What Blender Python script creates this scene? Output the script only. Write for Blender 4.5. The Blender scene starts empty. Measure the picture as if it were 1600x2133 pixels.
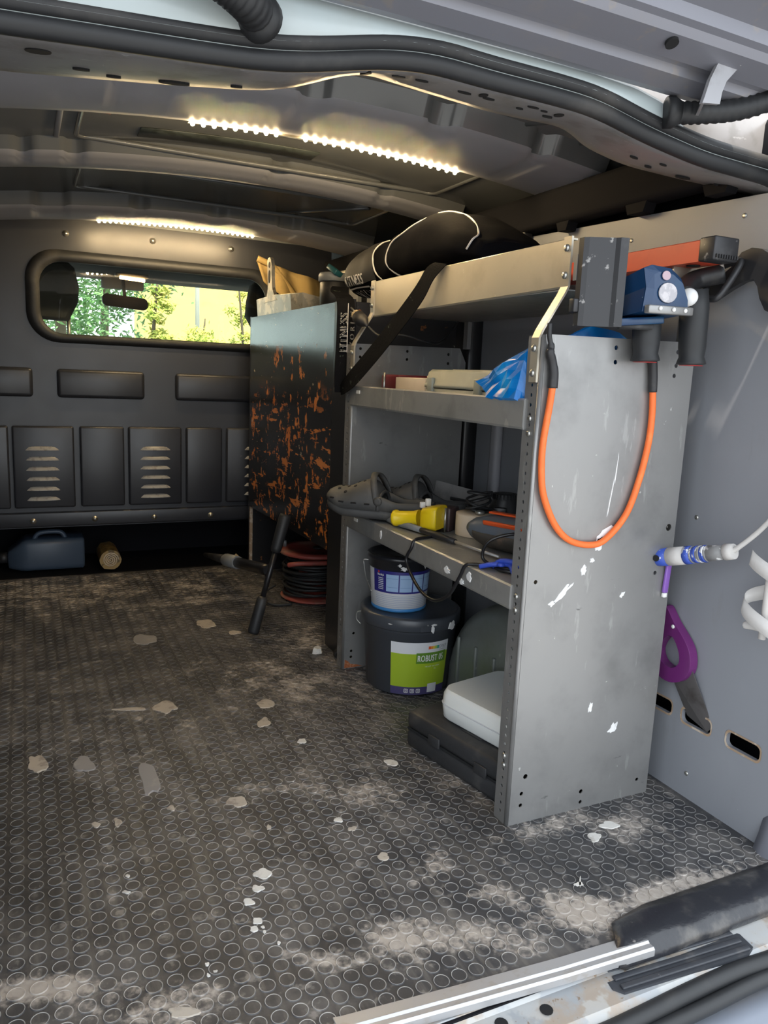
import bpy, bmesh, math, random
from mathutils import Vector, Matrix, noise
from mathutils.geometry import tessellate_polygon
random.seed(7)
SC = bpy.context.scene
COL = SC.collection
V = Vector
pi = math.pi
# ---------------------------------------------------------------- camera
cam_d = bpy.data.cameras.new('camera'); cam = bpy.data.objects.new('camera', cam_d); COL.objects.link(cam)
cam_d.sensor_fit = 'HORIZONTAL'; cam_d.sensor_width = 36.0; cam_d.lens = 36.0*1589.7/1600.0
cam_d.clip_start = 0.02; cam_d.clip_end = 400
_r, _u, _f = V((0.90527306, -0.42268911, 0.04259828)), V((0.03634405, 0.17695913, 0.98354694)), V((0.42327273, 0.88883035, -0.17555857))
cam.matrix_world = Matrix(((_r.x, _u.x, -_f.x, 0.0), (_r.y, _u.y, -_f.y, 0.0), (_r.z, _u.z, -_f.z, 0.8), (0, 0, 0, 1)))
SC.camera = cam
# ---------------------------------------------------------------- light and exposure
SC.view_settings.view_transform = 'Standard'; SC.view_settings.look = 'None'
SC.view_settings.gamma = 1.0; SC.view_settings.use_curve_mapping = False
SC.view_settings.exposure = 1.25
SC.cycles.use_denoising = True
SC.cycles.max_bounces = 10; SC.cycles.diffuse_bounces = 6
w = bpy.data.worlds.new('sky'); SC.world = w; w.use_nodes = True
bg = w.node_tree.nodes['Background']; bg.inputs['Color'].default_value = (0.86, 0.93, 1.0, 1); bg.inputs['Strength'].default_value = 1.35
sun_d = bpy.data.lights.new('sun', 'SUN'); sun = bpy.data.objects.new('sun', sun_d); COL.objects.link(sun)
sun_d.energy = 5.5; sun_d.color = (1.0, 0.90, 0.76); sun_d.angle = 0.01
sun.location = (0, -6, 12)
sun.rotation_euler = V((0.08, math.cos(math.radians(70)), -math.sin(math.radians(70)))).to_track_quat('-Z', 'Y').to_euler()

# ---------------------------------------------------------------- materials
def _set(nt, sock, v):
    if isinstance(v, bpy.types.NodeSocket): nt.links.new(v, sock)
    elif v is not None:
        try: sock.default_value = v
        except Exception: sock.default_value = (*v, 1.0)
def nd(nt, t, ins=None, **props):
    n = nt.nodes.new(t)
    for k, v in props.items(): setattr(n, k, v)
    for k, v in (ins or {}).items(): _set(nt, n.inputs[k], v)
    return n
def mth(nt, op, a, b=None, clamp=False):
    n = nd(nt, 'ShaderNodeMath', {0: a}, operation=op, use_clamp=clamp)
    if b is not None: _set(nt, n.inputs[1], b)
    return n.outputs[0]
def sstep(nt, v, lo, hi):
    return nd(nt, 'ShaderNodeMapRange', {'Value': v, 'From Min': lo, 'From Max': hi, 'To Min': 0.0, 'To Max': 1.0}, interpolation_type='SMOOTHSTEP').outputs['Result']
def nz(nt, pos, scale, detail=5, stretch=None, off=(0, 0, 0), rgh=0.6):
    if stretch or off != (0, 0, 0):
        pos = nd(nt, 'ShaderNodeMapping', {'Vector': pos, 'Location': off, 'Scale': stretch or (1, 1, 1)}).outputs[0]
    return nd(nt, 'ShaderNodeTexNoise', {'Vector': pos, 'Scale': scale, 'Detail': detail, 'Roughness': rgh}).outputs['Fac']
def mixc(nt, fac, a, b):
    n = nd(nt, 'ShaderNodeMix', data_type='RGBA')
    _set(nt, n.inputs[0], fac); _set(nt, n.inputs[6], a); _set(nt, n.inputs[7], b)
    return n.outputs[2]
MATS = {}
def c4(c): return (c[0], c[1], c[2], 1.0)
def pm(name, base, rough=0.5, metal=0.0, layers=(), bump=None, coat=0.0, rvar=0.0, spec=None, aniso=None):
    """procedural surface: base colour, noise layers (colour, scale, threshold, softness, amount, stretch, region)"""
    m = bpy.data.materials.new(name); m.use_nodes = True; nt = m.node_tree
    bs = nt.nodes['Principled BSDF']
    pos = nd(nt, 'ShaderNodeNewGeometry').outputs['Position']
    col = c4(base); i = 0
    for L in layers:
        i += 1
        f = nz(nt, pos, L.get('s', 10), L.get('d', 5), L.get('st'), (i*3.7, i*1.3, i*2.1), L.get('r', 0.6))
        f = sstep(nt, f, L.get('t', 0.5), L.get('t', 0.5)+L.get('w', 0.1))
        if 'reg' in L:
            ax, lo, hi, soft = L['reg']
            sx = nd(nt, 'ShaderNodeSeparateXYZ', {0: pos}).outputs[ax]
            g = mth(nt, 'MULTIPLY', sstep(nt, sx, lo-soft, lo), mth(nt, 'SUBTRACT', 1.0, sstep(nt, sx, hi, hi+soft)))
            f = mth(nt, 'MULTIPLY', f, g)
        if L.get('a', 1) != 1: f = mth(nt, 'MULTIPLY', f, L['a'])
        col = mixc(nt, f, col, c4(L['c']))
    _set(nt, bs.inputs['Base Color'], col)
    bs.inputs['Metallic'].default_value = metal
    if rvar:
        f = nz(nt, pos, 14, 5, None, (9, 4, 2))
        _set(nt, bs.inputs['Roughness'], mth(nt, 'ADD', rough-rvar/2, mth(nt, 'MULTIPLY', f, rvar)))
    else: bs.inputs['Roughness'].default_value = rough
    if coat: bs.inputs['Coat Weight'].default_value = coat; bs.inputs['Coat Roughness'].default_value = 0.12
    if spec is not None: bs.inputs['Specular IOR Level'].default_value = spec
    if bump:
        h = nz(nt, pos, bump[0], 4, bump[2] if len(bump) > 2 else None)
        b = nd(nt, 'ShaderNodeBump', {'Height': h, 'Strength': bump[1], 'Distance': 0.002})
        nt.links.new(b.outputs[0], bs.inputs['Normal'])
    MATS[name] = m
    return m
def emit(name, col, s):
    m = bpy.data.materials.new(name); m.use_nodes = True; nt = m.node_tree
    b = nt.nodes['Principled BSDF']; b.inputs['Base Color'].default_value = c4(col)
    b.inputs['Emission Color'].default_value = c4(col); b.inputs['Emission Strength'].default_value = s
    MATS[name] = m; return m
def glassy(name, tint, refl=0.12, rough=0.0):
    m = bpy.data.materials.new(name); m.use_nodes = True; nt = m.node_tree
    nt.nodes.remove(nt.nodes['Principled BSDF'])
    tr = nd(nt, 'ShaderNodeBsdfTransparent', {'Color': c4(tint)})
    gl = nd(nt, 'ShaderNodeBsdfGlossy', {'Color': (1, 1, 1, 1), 'Roughness': rough})
    lw = nd(nt, 'ShaderNodeLayerWeight', {'Blend': 0.5})
    f = mth(nt, 'ADD', mth(nt, 'MULTIPLY', mth(nt, 'POWER', lw.outputs['Facing'], 5.0), 0.6), refl, clamp=True)
    mx = nd(nt, 'ShaderNodeMixShader', {0: f, 1: tr.outputs[0], 2: gl.outputs[0]})
    nt.links.new(mx.outputs[0], nt.nodes['Material Output'].inputs['Surface'])
    MATS[name] = m; return m

# ---------------------------------------------------------------- mesh building
class MB:
    def __init__(s): s.bm = bmesh.new(); s.mi = 0
    def _add(s, verts, faces, smooth=False):
        vs = [s.bm.verts.new(v) for v in verts]
        for f in faces:
            try: fc = s.bm.faces.new([vs[i] for i in f]); fc.smooth = smooth; fc.material_index = s.mi
            except ValueError: pass
        return vs
    def box(s, c, d, rot=None, bev=0.0, seg=2, M=None):
        b = bmesh.new(); bmesh.ops.create_cube(b, size=1.0)
        for v in b.verts: v.co = V((v.co.x*d[0], v.co.y*d[1], v.co.z*d[2]))
        if bev: bmesh.ops.bevel(b, geom=b.edges[:], offset=min(bev, min(d)*0.49), segments=seg, profile=0.5, affect='EDGES')
        X = Matrix.Translation(c)
        if rot is not None:
            from mathutils import Euler
            X = X @ Euler(rot).to_matrix().to_4x4()
        if M is not None: X = M @ X
        s.merge(b, X, smooth=bool(bev)); return s
    def merge(s, b, X=None, smooth=False):
        b.verts.ensure_lookup_table()
        mp = {v: s.bm.verts.new(X @ v.co if X is not None else v.co) for v in b.verts}
        for f in b.faces:
            try: nf = s.bm.faces.new([mp[v] for v in f.verts]); nf.smooth = smooth or f.smooth; nf.material_index = s.mi
            except ValueError: pass
        b.free()
    def ring_loft(s, rings, closed=True, caps=True, smooth=True, loop=False):
        n = len(rings[0]); R = [[s.bm.verts.new(p) for p in r] for r in rings]
        m = len(R)
        for i in range(m if loop else m-1):
            a, b = R[i], R[(i+1) % m]
            for j in range(n if closed else n-1):
                k = (j+1) % n
                try: f = s.bm.faces.new((a[j], a[k], b[k], b[j])); f.smooth = smooth; f.material_index = s.mi
                except ValueError: pass
        if caps and closed and not loop:
            for r in (R[0][::-1], R[-1]):
                try: f = s.bm.faces.new(r); f.material_index = s.mi
                except ValueError: pass
        return s
    def cyl(s, p0, p1, r0, r1=None, n=16, caps=True, smooth=True):
        p0, p1 = V(p0), V(p1); r1 = r0 if r1 is None else r1
        d = (p1-p0).normalized(); a = d.orthogonal().normalized(); b = d.cross(a)
        rg = lambda p, r: [p+(a*math.cos(2*pi*i/n)+b*math.sin(2*pi*i/n))*r for i in range(n)]
        return s.ring_loft([rg(p0, r0), rg(p1, r1)], caps=caps, smooth=smooth)
    def lathe(s, prof, o=(0, 0, 0), axis=(0, 0, 1), n=32, caps=True, smooth=True):
        o = V(o); d = V(axis).normalized(); a = d.orthogonal().normalized(); b = d.cross(a)
        return s.ring_loft([[o+d*z+(a*math.cos(2*pi*i/n)+b*math.sin(2*pi*i/n))*max(r, 1e-5) for i in range(n)] for r, z in prof], caps=caps, smooth=smooth)
    def tube(s, path, r, n=8, loop=False, caps=True, flat=None):
        P = [V(p) for p in path]; m = len(P); rings = []; a = None
        for i in range(m):
            t = (P[(i+1) % m]-P[i-1]) if loop else (P[min(i+1, m-1)]-P[max(i-1, 0)])
            t.normalize()
            if a is None: a = t.orthogonal().normalized()
            a = (a-t*a.dot(t)).normalized(); b = t.cross(a)
            rr = r[i] if isinstance(r, (list, tuple)) else r
            rings.append([P[i]+(a*math.cos(2*pi*k/n)+b*math.sin(2*pi*k/n))*rr for k in range(n)])
        return s.ring_loft(rings, caps=caps, loop=loop)
    def plate(s, outline, holes, th, o, u, v):
        """flat plate with real holes: outline and holes are 2-d loops in the frame (o, u, v); th along u x v"""
        o, u, v = V(o), V(u), V(v); nrm = u.cross(v).normalized()
        loops = [list(outline)]+[list(h) for h in holes]
        flat = [p for L in loops for p in L]
        tris = tessellate_polygon([[V((p[0], p[1], 0)) for p in L] for L in loops])
        A = [s.bm.verts.new(o+u*p[0]+v*p[1]) for p in flat]
        B = [s.bm.verts.new(o+u*p[0]+v*p[1]+nrm*th) for p in flat]
        for t in tris:
            for W_, q in ((A, t[::-1]), (B, t)):
                try: f = s.bm.faces.new([W_[i] for i in q]); f.material_index = s.mi
                except ValueError: pass
        k = 0
        for L in loops:
            n = len(L)
            for i in range(n):
                j = (i+1) % n
                try: f = s.bm.faces.new((A[k+i], A[k+j], B[k+j], B[k+i])); f.material_index = s.mi
                except ValueError: pass
            k += n
        return s
    def grid(s, fn, nu, nv, smooth=True):
        vs = [[s.bm.verts.new(fn(i/nu, j/nv)) for j in range(nv+1)] for i in range(nu+1)]
        for i in range(nu):
            for j in range(nv):
                f = s.bm.faces.new((vs[i][j], vs[i+1][j], vs[i+1][j+1], vs[i][j+1])); f.smooth = smooth; f.material_index = s.mi
        return s
    def build(s, name, mats, parent=None, solid=0.0, sub=0, recalc=True, wn=False):
        if recalc: bmesh.ops.recalc_face_normals(s.bm, faces=s.bm.faces[:])
        me = bpy.data.meshes.new(name); s.bm.to_mesh(me); s.bm.free()
        for m in (mats if isinstance(mats, (list, tuple)) else [mats]): me.materials.append(MATS[m] if isinstance(m, str) else m)
        o = bpy.data.objects.new(name, me); COL.objects.link(o)
        if parent is not None: adopt(o, parent)
        if solid: md = o.modifiers.new('thickness', 'SOLIDIFY'); md.thickness = solid; md.offset = 0
        if sub: md = o.modifiers.new('smooth', 'SUBSURF'); md.levels = sub; md.render_levels = sub
        return o
BASE = {}
def adopt(o, parent):
    o.parent = parent
    root = parent
    while root.parent: root = root.parent
    if parent.parent is None and parent in BASE: o.location = -BASE[parent]
def thing(name, label, cat, loc=(0, 0, 0), group=None):
    """an Empty at the thing's base; its parts are modelled in world coordinates"""
    o = bpy.data.objects.new(name, None); COL.objects.link(o); o.location = loc; o.empty_display_size = 0.05
    BASE[o] = V(loc); return tag(o, label, cat, group)
def tag(o, label, cat=None, group=None, kind=None):
    o['label'] = label
    if cat: o['category'] = cat
    if group: o['group'] = group
    if kind: o['kind'] = kind
    return o
def struct(o, label, cat='van body'): return tag(o, label, cat, kind='structure')
def dupe(o, parent=None, loc=None):
    c = o.copy(); COL.objects.link(c)
    if parent is not None: c.parent = parent
    if loc is not None: c.location = loc
    return c
def dupe_tree(o, parent=None):
    c = o.copy(); COL.objects.link(c); c.parent = parent
    for k in list(o.children): dupe_tree(k, c)
    return c
def spline(pts, n=8, loop=False):
    P = [V(p) for p in pts]; m = len(P); out = []
    for i in range(m if loop else m-1):
        if loop: a, b, c, d = P[i-1], P[i], P[(i+1) % m], P[(i+2) % m]
        else: a, b, c, d = P[max(i-1, 0)], P[i], P[i+1], P[min(i+2, m-1)]
        for k in range(n):
            t = k/n
            out.append(0.5*((2*b)+(c-a)*t+(2*a-5*b+4*c-d)*t*t+(3*b-a-3*c+d)*t**3))
    if not loop: out.append(P[-1])
    return out
def interp(tab, x):
    if x <= tab[0][0]: return tab[0][1]
    for (x0, y0), (x1, y1) in zip(tab, tab[1:]):
        if x <= x1: return y0+(y1-y0)*(x-x0)/(x1-x0)
    return tab[-1][1]
def circ(cx, cy, r, n=12, ry=None): return [(cx+r*math.cos(2*pi*i/n), cy+(ry or r)*math.sin(2*pi*i/n)) for i in range(n)]
def rrect(x0, y0, x1, y1, r, n=5):
    out = []
    for cx, cy, a in ((x1-r, y0+r, -pi/2), (x1-r, y1-r, 0), (x0+r, y1-r, pi/2), (x0+r, y0+r, pi)):
        for i in range(n+1): t = a+pi/2*i/n; out.append((cx+r*math.cos(t), cy+r*math.sin(t)))
    return out
def text_verts(s, size, extrude=0.0, space=1.0):
    cu = bpy.data.curves.new('lettering', 'FONT'); cu.body = s; cu.size = size; cu.space_character = space; cu.extrude = extrude; cu.align_x = 'LEFT'; cu.resolution_u = 3
    o = bpy.data.objects.new('lettering', cu); COL.objects.link(o)
    bpy.context.view_layer.update()
    me = bpy.data.meshes.new_from_object(o.evaluated_get(bpy.context.evaluated_depsgraph_get()))
    vs = [tuple(v.co) for v in me.vertices]; fs = [tuple(p.vertices) for p in me.polygons]
    bpy.data.objects.remove(o); bpy.data.curves.remove(cu); bpy.data.meshes.remove(me)
    return vs, fs
def lettering(mb, s, size, fn, sx=1.0, bold=0.0):
    vs, fs = text_verts(s, size, 0.0, 1.0+(1.6*bold/size if bold else 0.0)+(0.06 if bold else 0.0))
    w_ = max(v[0] for v in vs)
    for dx in ([0] if not bold else [-bold, 0, bold]):
        mb._add([fn((v[0]+dx)*sx, v[1]) for v in vs], fs)
    return w_*sx
def fbm(p, s=1.0): return noise.fractal(V(p)*s, 0.8, 2.0, 4)
# ---------------------------------------------------------------- palette
pm('black_gloss', (0.012, 0.012, 0.014), 0.35)
pm('black_plastic', (0.018, 0.018, 0.020), 0.5, layers=[dict(c=(0.06, 0.055, 0.05), s=30, t=0.55, w=0.2, a=0.5)])
pm('black_rubber', (0.016, 0.017, 0.019), 0.55, bump=(60, 0.1), layers=[dict(c=(0.07, 0.065, 0.06), s=8, t=0.52, w=0.2, a=0.5)])
pm('bulkhead_paint', (0.027, 0.029, 0.036), 0.34, rvar=0.12, layers=[dict(c=(0.024, 0.025, 0.031), s=4, t=0.45, w=0.2, a=0.5), dict(c=(0.18, 0.17, 0.15), s=60, t=0.72, w=0.05, a=0.4)])
pm('roof_paint', (0.13, 0.135, 0.138), 0.22, rvar=0.1, coat=0.35, layers=[dict(c=(0.10, 0.105, 0.11), s=3, t=0.45, w=0.2, a=0.5)])
pm('rib_paint', (0.29, 0.29, 0.315), 0.48, rvar=0.15, layers=[dict(c=(0.28, 0.28, 0.29), s=12, t=0.5, w=0.2, a=0.5)])
pm('lintel_paint', (0.22, 0.215, 0.22), 0.36, metal=0.2, rvar=0.2, layers=[dict(c=(0.14, 0.135, 0.13), s=14, t=0.5, w=0.15, a=0.6), dict(c=(0.4, 0.4, 0.4), s=30, t=0.66, w=0.03, a=0.5, st=(1, 4, 4))])
pm('body_pale', (0.42, 0.485, 0.50), 0.35, coat=0.3, layers=[dict(c=(0.40, 0.43, 0.42), s=5, t=0.5, w=0.2, a=0.5), dict(c=(0.3, 0.27, 0.22), s=45, t=0.7, w=0.05, a=0.4)])
pm('body_silver', (0.21, 0.215, 0.25), 0.36, metal=0.3, rvar=0.1, layers=[dict(c=(0.24, 0.23, 0.235), s=12, t=0.5, w=0.2, a=0.6), dict(c=(0.28, 0.25, 0.22), s=22, t=0.6, w=0.08, a=0.5)])
pm('body_blue_grey', (0.27, 0.295, 0.35), 0.35, coat=0.2, layers=[dict(c=(0.45, 0.46, 0.48), s=8, t=0.5, w=0.3, a=0.4)])
pm('sill_dirty', (0.33, 0.345, 0.36), 0.4, metal=0.2, layers=[dict(c=(0.36, 0.29, 0.225), s=14, t=0.43, w=0.15, a=0.85), dict(c=(0.22, 0.15, 0.09), s=70, t=0.63, w=0.04, a=0.8), dict(c=(0.46, 0.46, 0.45), s=9, t=0.56, w=0.05, a=0.7)])
pm('wall_grey', (0.245, 0.255, 0.28), 0.5, bump=(160, 0.08), layers=[dict(c=(0.29, 0.30, 0.325), s=4, t=0.5, w=0.25, a=0.4), dict(c=(0.6, 0.62, 0.64), s=70, t=0.75, w=0.02, a=0.6), dict(c=(0.22, 0.225, 0.235), s=25, t=0.62, w=0.06, a=0.3, st=(1, 1, 0.3))])
pm('ply_edge', (0.34, 0.24, 0.16), 0.7, layers=[dict(c=(0.5, 0.42, 0.34), s=40, t=0.5, w=0.1)])
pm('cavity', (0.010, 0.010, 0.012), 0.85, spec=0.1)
pm('galvanised', (0.23, 0.25, 0.235), 0.42, metal=0.35, rvar=0.2, layers=[dict(c=(0.33, 0.33, 0.31), s=9, t=0.48, w=0.2, a=0.7), dict(c=(0.17, 0.19, 0.15), s=5, t=0.52, w=0.2, a=0.6), dict(c=(0.6, 0.6, 0.58), s=60, t=0.68, w=0.03, a=0.6, st=(1, 1, 0.25))])
pm('screw_metal', (0.55, 0.54, 0.50), 0.35, metal=0.9)
pm('hole_dark', (0.006, 0.006, 0.007), 0.9)
# rubber floor: dark stud rubber with dust, plaster smears and grime (all in world position so studs and sheet agree)
SMEAR = [(-0.009,0.958,0.067,0.030,-0.38,1.0),(0.129,0.876,0.097,0.037,-0.39,.55),(0.475,0.854,0.083,0.046,-0.38,.7),(0.743,0.811,0.113,0.047,-0.39,.9),(0.572,0.815,0.084,0.037,-0.39,.6),(0.93,0.795,0.17,0.03,-0.02,1.0),(0.592,0.996,0.048,0.071,-0.36,.45),(0.852,1.014,0.127,0.030,-0.05,.75),(0.967,0.977,0.082,0.059,-0.36,.5),(0.103,2.847,0.432,0.324,-0.29,.45),(0.590,2.736,0.227,0.341,-0.29,.4),(0.623,1.80,0.318,0.20,-0.34,.45),(0.932,1.476,0.072,0.12,-0.36,.6),(0.306,1.674,0.131,0.06,-0.34,.25),(0.543,1.26,0.245,0.10,-0.36,.3),(0.84,1.2,0.088,0.10,-0.36,.45),(0.775,2.1,0.12,0.16,-0.31,.5),(0.64,0.90,0.05,0.03,-0.3,.5),(0.36,0.86,0.07,0.03,-0.3,.5)]
def floor_mat(name, base, dust, rim_fade=0.0):
    m = bpy.data.materials.new(name); m.use_nodes = True; nt = m.node_tree; bs = nt.nodes['Principled BSDF']
    pos = nd(nt, 'ShaderNodeNewGeometry').outputs['Position']
    n1 = nz(nt, pos, 2.6, 4); n2 = nz(nt, pos, 34, 6, None, (3, 1, 0)); n3 = nz(nt, pos, 90, 4, None, (1, 7, 0)); n4 = nz(nt, pos, 11, 6, None, (5, 2, 0))
    st = nz(nt, pos, 6, 6, (7, 0.7, 1), (2, 2, 0))
    yy = nd(nt, 'ShaderNodeSeparateXYZ', {0: pos}).outputs[1]
    b0 = mixc(nt, mth(nt, 'MULTIPLY', sstep(nt, yy, 1.15, 2.0), rim_fade), c4(base), c4((0.055, 0.052, 0.05))); d0 = mixc(nt, mth(nt, 'MULTIPLY', sstep(nt, yy, 1.15, 2.0), rim_fade), c4(dust), c4((0.145, 0.13, 0.118)))  # dims the painted rim highlight towards the bulkhead end
    col = mixc(nt, mth(nt, 'MULTIPLY', sstep(nt, n4, 0.42, 0.62), 0.55), b0, d0)
    col = mixc(nt, mth(nt, 'MULTIPLY', sstep(nt, st, 0.5, 0.68), 0.5), col, c4((0.18, 0.165, 0.15)))
    col = mixc(nt, mth(nt, 'MULTIPLY', sstep(nt, n2, 0.56, 0.68), 0.5), col, c4((0.34, 0.315, 0.29)))
    mask = None
    for x, y, rx, ry, an, amt in SMEAR:
        mp = nd(nt, 'ShaderNodeMapping', {'Vector': pos, 'Location': (x, y, 0), 'Rotation': (0, 0, an), 'Scale': (rx*1.35, ry*1.35, 50)}, vector_type='TEXTURE').outputs[0]
        ln = nd(nt, 'ShaderNodeVectorMath', {0: mp}, operation='LENGTH').outputs['Value']
        d = mth(nt, 'MULTIPLY', mth(nt, 'SUBTRACT', 1.0, ln, clamp=True), amt)
        mask = d if mask is None else mth(nt, 'MAXIMUM', mask, d)
    pert = mth(nt, 'ADD', mth(nt, 'MULTIPLY', mth(nt, 'SUBTRACT', n4, 0.5), 2.2), mth(nt, 'MULTIPLY', mth(nt, 'SUBTRACT', n2, 0.5), 1.2))
    sm = mth(nt, 'ADD', mth(nt, 'MULTIPLY', mask, 1.5), pert)
    fine = mth(nt, 'MULTIPLY', mth(nt, 'SUBTRACT', n3, 0.5), 1.6)
    sm = mth(nt, 'MULTIPLY', sstep(nt, mth(nt, 'ADD', sm, fine), 0.25, 1.05), sstep(nt, mask, 0.0, 0.12))
    col = mixc(nt, mth(nt, 'MULTIPLY', sm, 0.8), col, mixc(nt, n3, c4((0.33, 0.285, 0.245)), c4((0.56, 0.505, 0.45))))
    col = mixc(nt, sstep(nt, n3, 0.70, 0.73), col, c4((0.5, 0.48, 0.45)))
    n5 = nz(nt, pos, 3.2, 3, (1.6, 0.6, 1), (4, 9, 0))
    col = mixc(nt, mth(nt, 'MULTIPLY', sstep(nt, n5, 0.46, 0.64), mth(nt, 'MULTIPLY', mth(nt, 'SUBTRACT', 1.0, sm), 0.6)), col, c4((base[0]*0.55, base[1]*0.55, base[2]*0.55)))
    _set(nt, bs.inputs['Base Color'], col)
    _set(nt, bs.inputs['Roughness'], mth(nt, 'ADD', 0.34, mth(nt, 'MULTIPLY', n4, 0.3)))
    b = nd(nt, 'ShaderNodeBump', {'Height': n2, 'Strength': 0.15, 'Distance': 0.002}); nt.links.new(b.outputs[0], bs.inputs['Normal'])
    MATS[name] = m
floor_mat('floor_rubber', (0.044, 0.044, 0.048), (0.145, 0.135, 0.128))
floor_mat('floor_rim', (0.34, 0.335, 0.325), (0.46, 0.44, 0.42), 0.75)  # lighter colour paints the ring highlight on the stud rims
pm('paint_white', (0.66, 0.64, 0.60), 0.7, bump=(90, 0.3), layers=[dict(c=(0.5, 0.47, 0.43), s=50, t=0.5, w=0.15)])
pm('paint_cream', (0.44, 0.39, 0.33), 0.8, bump=(90, 0.3), layers=[dict(c=(0.30, 0.26, 0.22), s=45, t=0.5, w=0.15)])
pm('bare_grey', (0.26, 0.25, 0.25), 0.7, layers=[dict(c=(0.33, 0.31, 0.29), s=20, t=0.5, w=0.2)])

XL, XR, YB, YF = -0.20, 1.165, 0.735, 3.05
# ---------------------------------------------------------------- floor with rubber studs
mb = MB(); mb.box(((XL+XR)/2, (YB+YF)/2, -0.006), (XR-XL, YF-YB, 0.012))
floor = struct(mb.build('floor', 'floor_rubber'), 'dark studded rubber floor mat covered in dust and paint spots', 'floor')
def stud_mesh(n):
    b = MB(); rg = lambda r, z: [(r*math.cos(2*pi*i/n), r*math.sin(2*pi*i/n), z) for i in range(n)]
    b._add(rg(0.0101, 0.0011), [tuple(range(n))])
    b.mi = 1
    b.ring_loft([rg(0.0101, 0.0011), rg(0.0105, 0.0016), rg(0.0111, 0.0014)], caps=False, smooth=True)
    b.mi = 0
    b.ring_loft([rg(0.0111, 0.0014), rg(0.0118, 0.0)], caps=False, smooth=True)
    return b
PIT = 0.0273
def project(p):
    d = V(p)-cam.matrix_world.translation
    z = d.dot(_f)
    return (800+1589.7*d.dot(_r)/z, 1066.5-1589.7*d.dot(_u)/z, z) if z > 0.05 else (-9e9, 0, 9e9)
spots = []
ix0 = int((XL-0.401)/PIT)-1
for i in range(ix0, ix0+60):
    for j in range(-4, 90):
        x, y = 0.401+i*PIT, 0.851+j*0.02705
        if XL+0.013 < x < XR-0.013 and YB+0.013 < y < YF-0.013: spots.append((x, y))
def seen(s):
    px, py, z = project((s[0], s[1], 0))
    return -20 < px < 1620 and -20 < py < 2150
vis = sorted([s for s in spots if seen(s)], key=lambda s: (V((s[0], s[1], 0))-cam.matrix_world.translation).length)[:300]
near = set(vis)
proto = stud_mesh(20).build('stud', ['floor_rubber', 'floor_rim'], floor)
for k, (x, y) in enumerate(vis):
    o = proto if k == 0 else dupe(proto, floor)
    o.location = (x, y, 0)
far = MB(); n = 12
base = [(math.cos(2*pi*i/n), math.sin(2*pi*i/n)) for i in range(n)]
for x, y in spots:
    if (x, y) in near: continue
    R = [[far.bm.verts.new((x+r*c, y+r*s_, z)) for c, s_ in base] for r, z in ((0.0101, 0.0011), (0.0105, 0.0016), (0.0111, 0.0014), (0.0118, 0.0))]
    far.bm.faces.new(R[0])
    for a in range(3):
        for i in range(n):
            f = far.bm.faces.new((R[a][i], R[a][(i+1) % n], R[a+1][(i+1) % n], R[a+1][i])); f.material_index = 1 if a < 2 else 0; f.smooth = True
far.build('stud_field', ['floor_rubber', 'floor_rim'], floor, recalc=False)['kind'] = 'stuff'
SPL = [(0.510,1.690,0.025,-0.009,-0.008,-0.029,'c'),(0.478,1.599,0.016,-0.006,-0.008,-0.026,'c'),(0.303,2.242,0.035,-0.011,-0.006,-0.049,'g'),(0.502,2.331,0.038,-0.012,-0.008,-0.041,'c'),(0.565,2.224,0.022,-0.007,-0.005,-0.022,'c'),(-0.003,1.578,0.021,-0.008,-0.001,-0.052,'c'),(0.086,1.541,0.019,-0.008,-0.003,-0.040,'g'),(0.199,1.438,0.023,-0.009,-0.010,-0.074,'g'),(0.219,1.317,0.009,-0.004,-0.002,-0.010,'c'),(0.125,1.304,0.008,-0.004,-0.002,-0.015,'c'),(0.335,1.294,0.021,-0.008,-0.005,-0.019,'c'),(0.369,1.194,0.004,-0.002,-0.003,-0.007,'c'),(0.090,1.311,0.007,-0.003,0.000,-0.009,'c'),(0.321,1.074,0.014,-0.005,-0.004,-0.015,'w'),(0.306,1.042,0.009,-0.003,-0.002,-0.009,'w'),(0.284,1.018,0.008,-0.003,-0.001,-0.008,'w'),(0.285,0.973,0.007,-0.003,-0.002,-0.008,'w'),(0.276,0.958,0.006,-0.002,-0.002,-0.006,'w'),(0.505,1.136,0.008,-0.003,-0.004,-0.008,'c'),(0.523,1.044,0.012,-0.004,-0.005,-0.010,'c'),(0.286,1.750,0.028,-0.010,-0.006,-0.037,'c'),(0.202,1.771,0.047,-0.016,-0.001,-0.007,'c'),(0.301,0.918,0.003,-0.001,-0.001,-0.003,'w'),(0.289,0.957,0.003,-0.001,0.000,-0.003,'w'),(0.289,0.947,0.002,-0.001,-0.001,-0.003,'w'),(0.197,0.897,0.003,-0.001,0.000,-0.003,'w'),(0.207,0.900,0.003,-0.001,-0.001,-0.002,'w'),(0.199,0.917,0.003,-0.001,-0.001,-0.003,'w'),(0.117,1.108,0.007,-0.003,0.000,-0.004,'w'),(0.123,1.147,0.004,-0.001,0.000,-0.004,'w'),(0.530,1.480,0.010,-0.003,-0.004,-0.012,'w'),(0.492,1.170,0.008,-0.004,-0.003,-0.007,'w'),(0.673,1.325,0.016,-0.006,-0.006,-0.014,'w'),(0.789,0.861,0.010,-0.004,-0.004,-0.004,'w'),(0.795,0.865,0.002,0.000,-0.011,-0.013,'w'),(0.154,0.850,0.019,-0.008,-0.002,-0.010,'c'),(0.953,0.975,0.020,-0.009,-0.009,-0.011,'w'),(0.903,0.955,0.011,-0.005,-0.010,-0.012,'w')]
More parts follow.
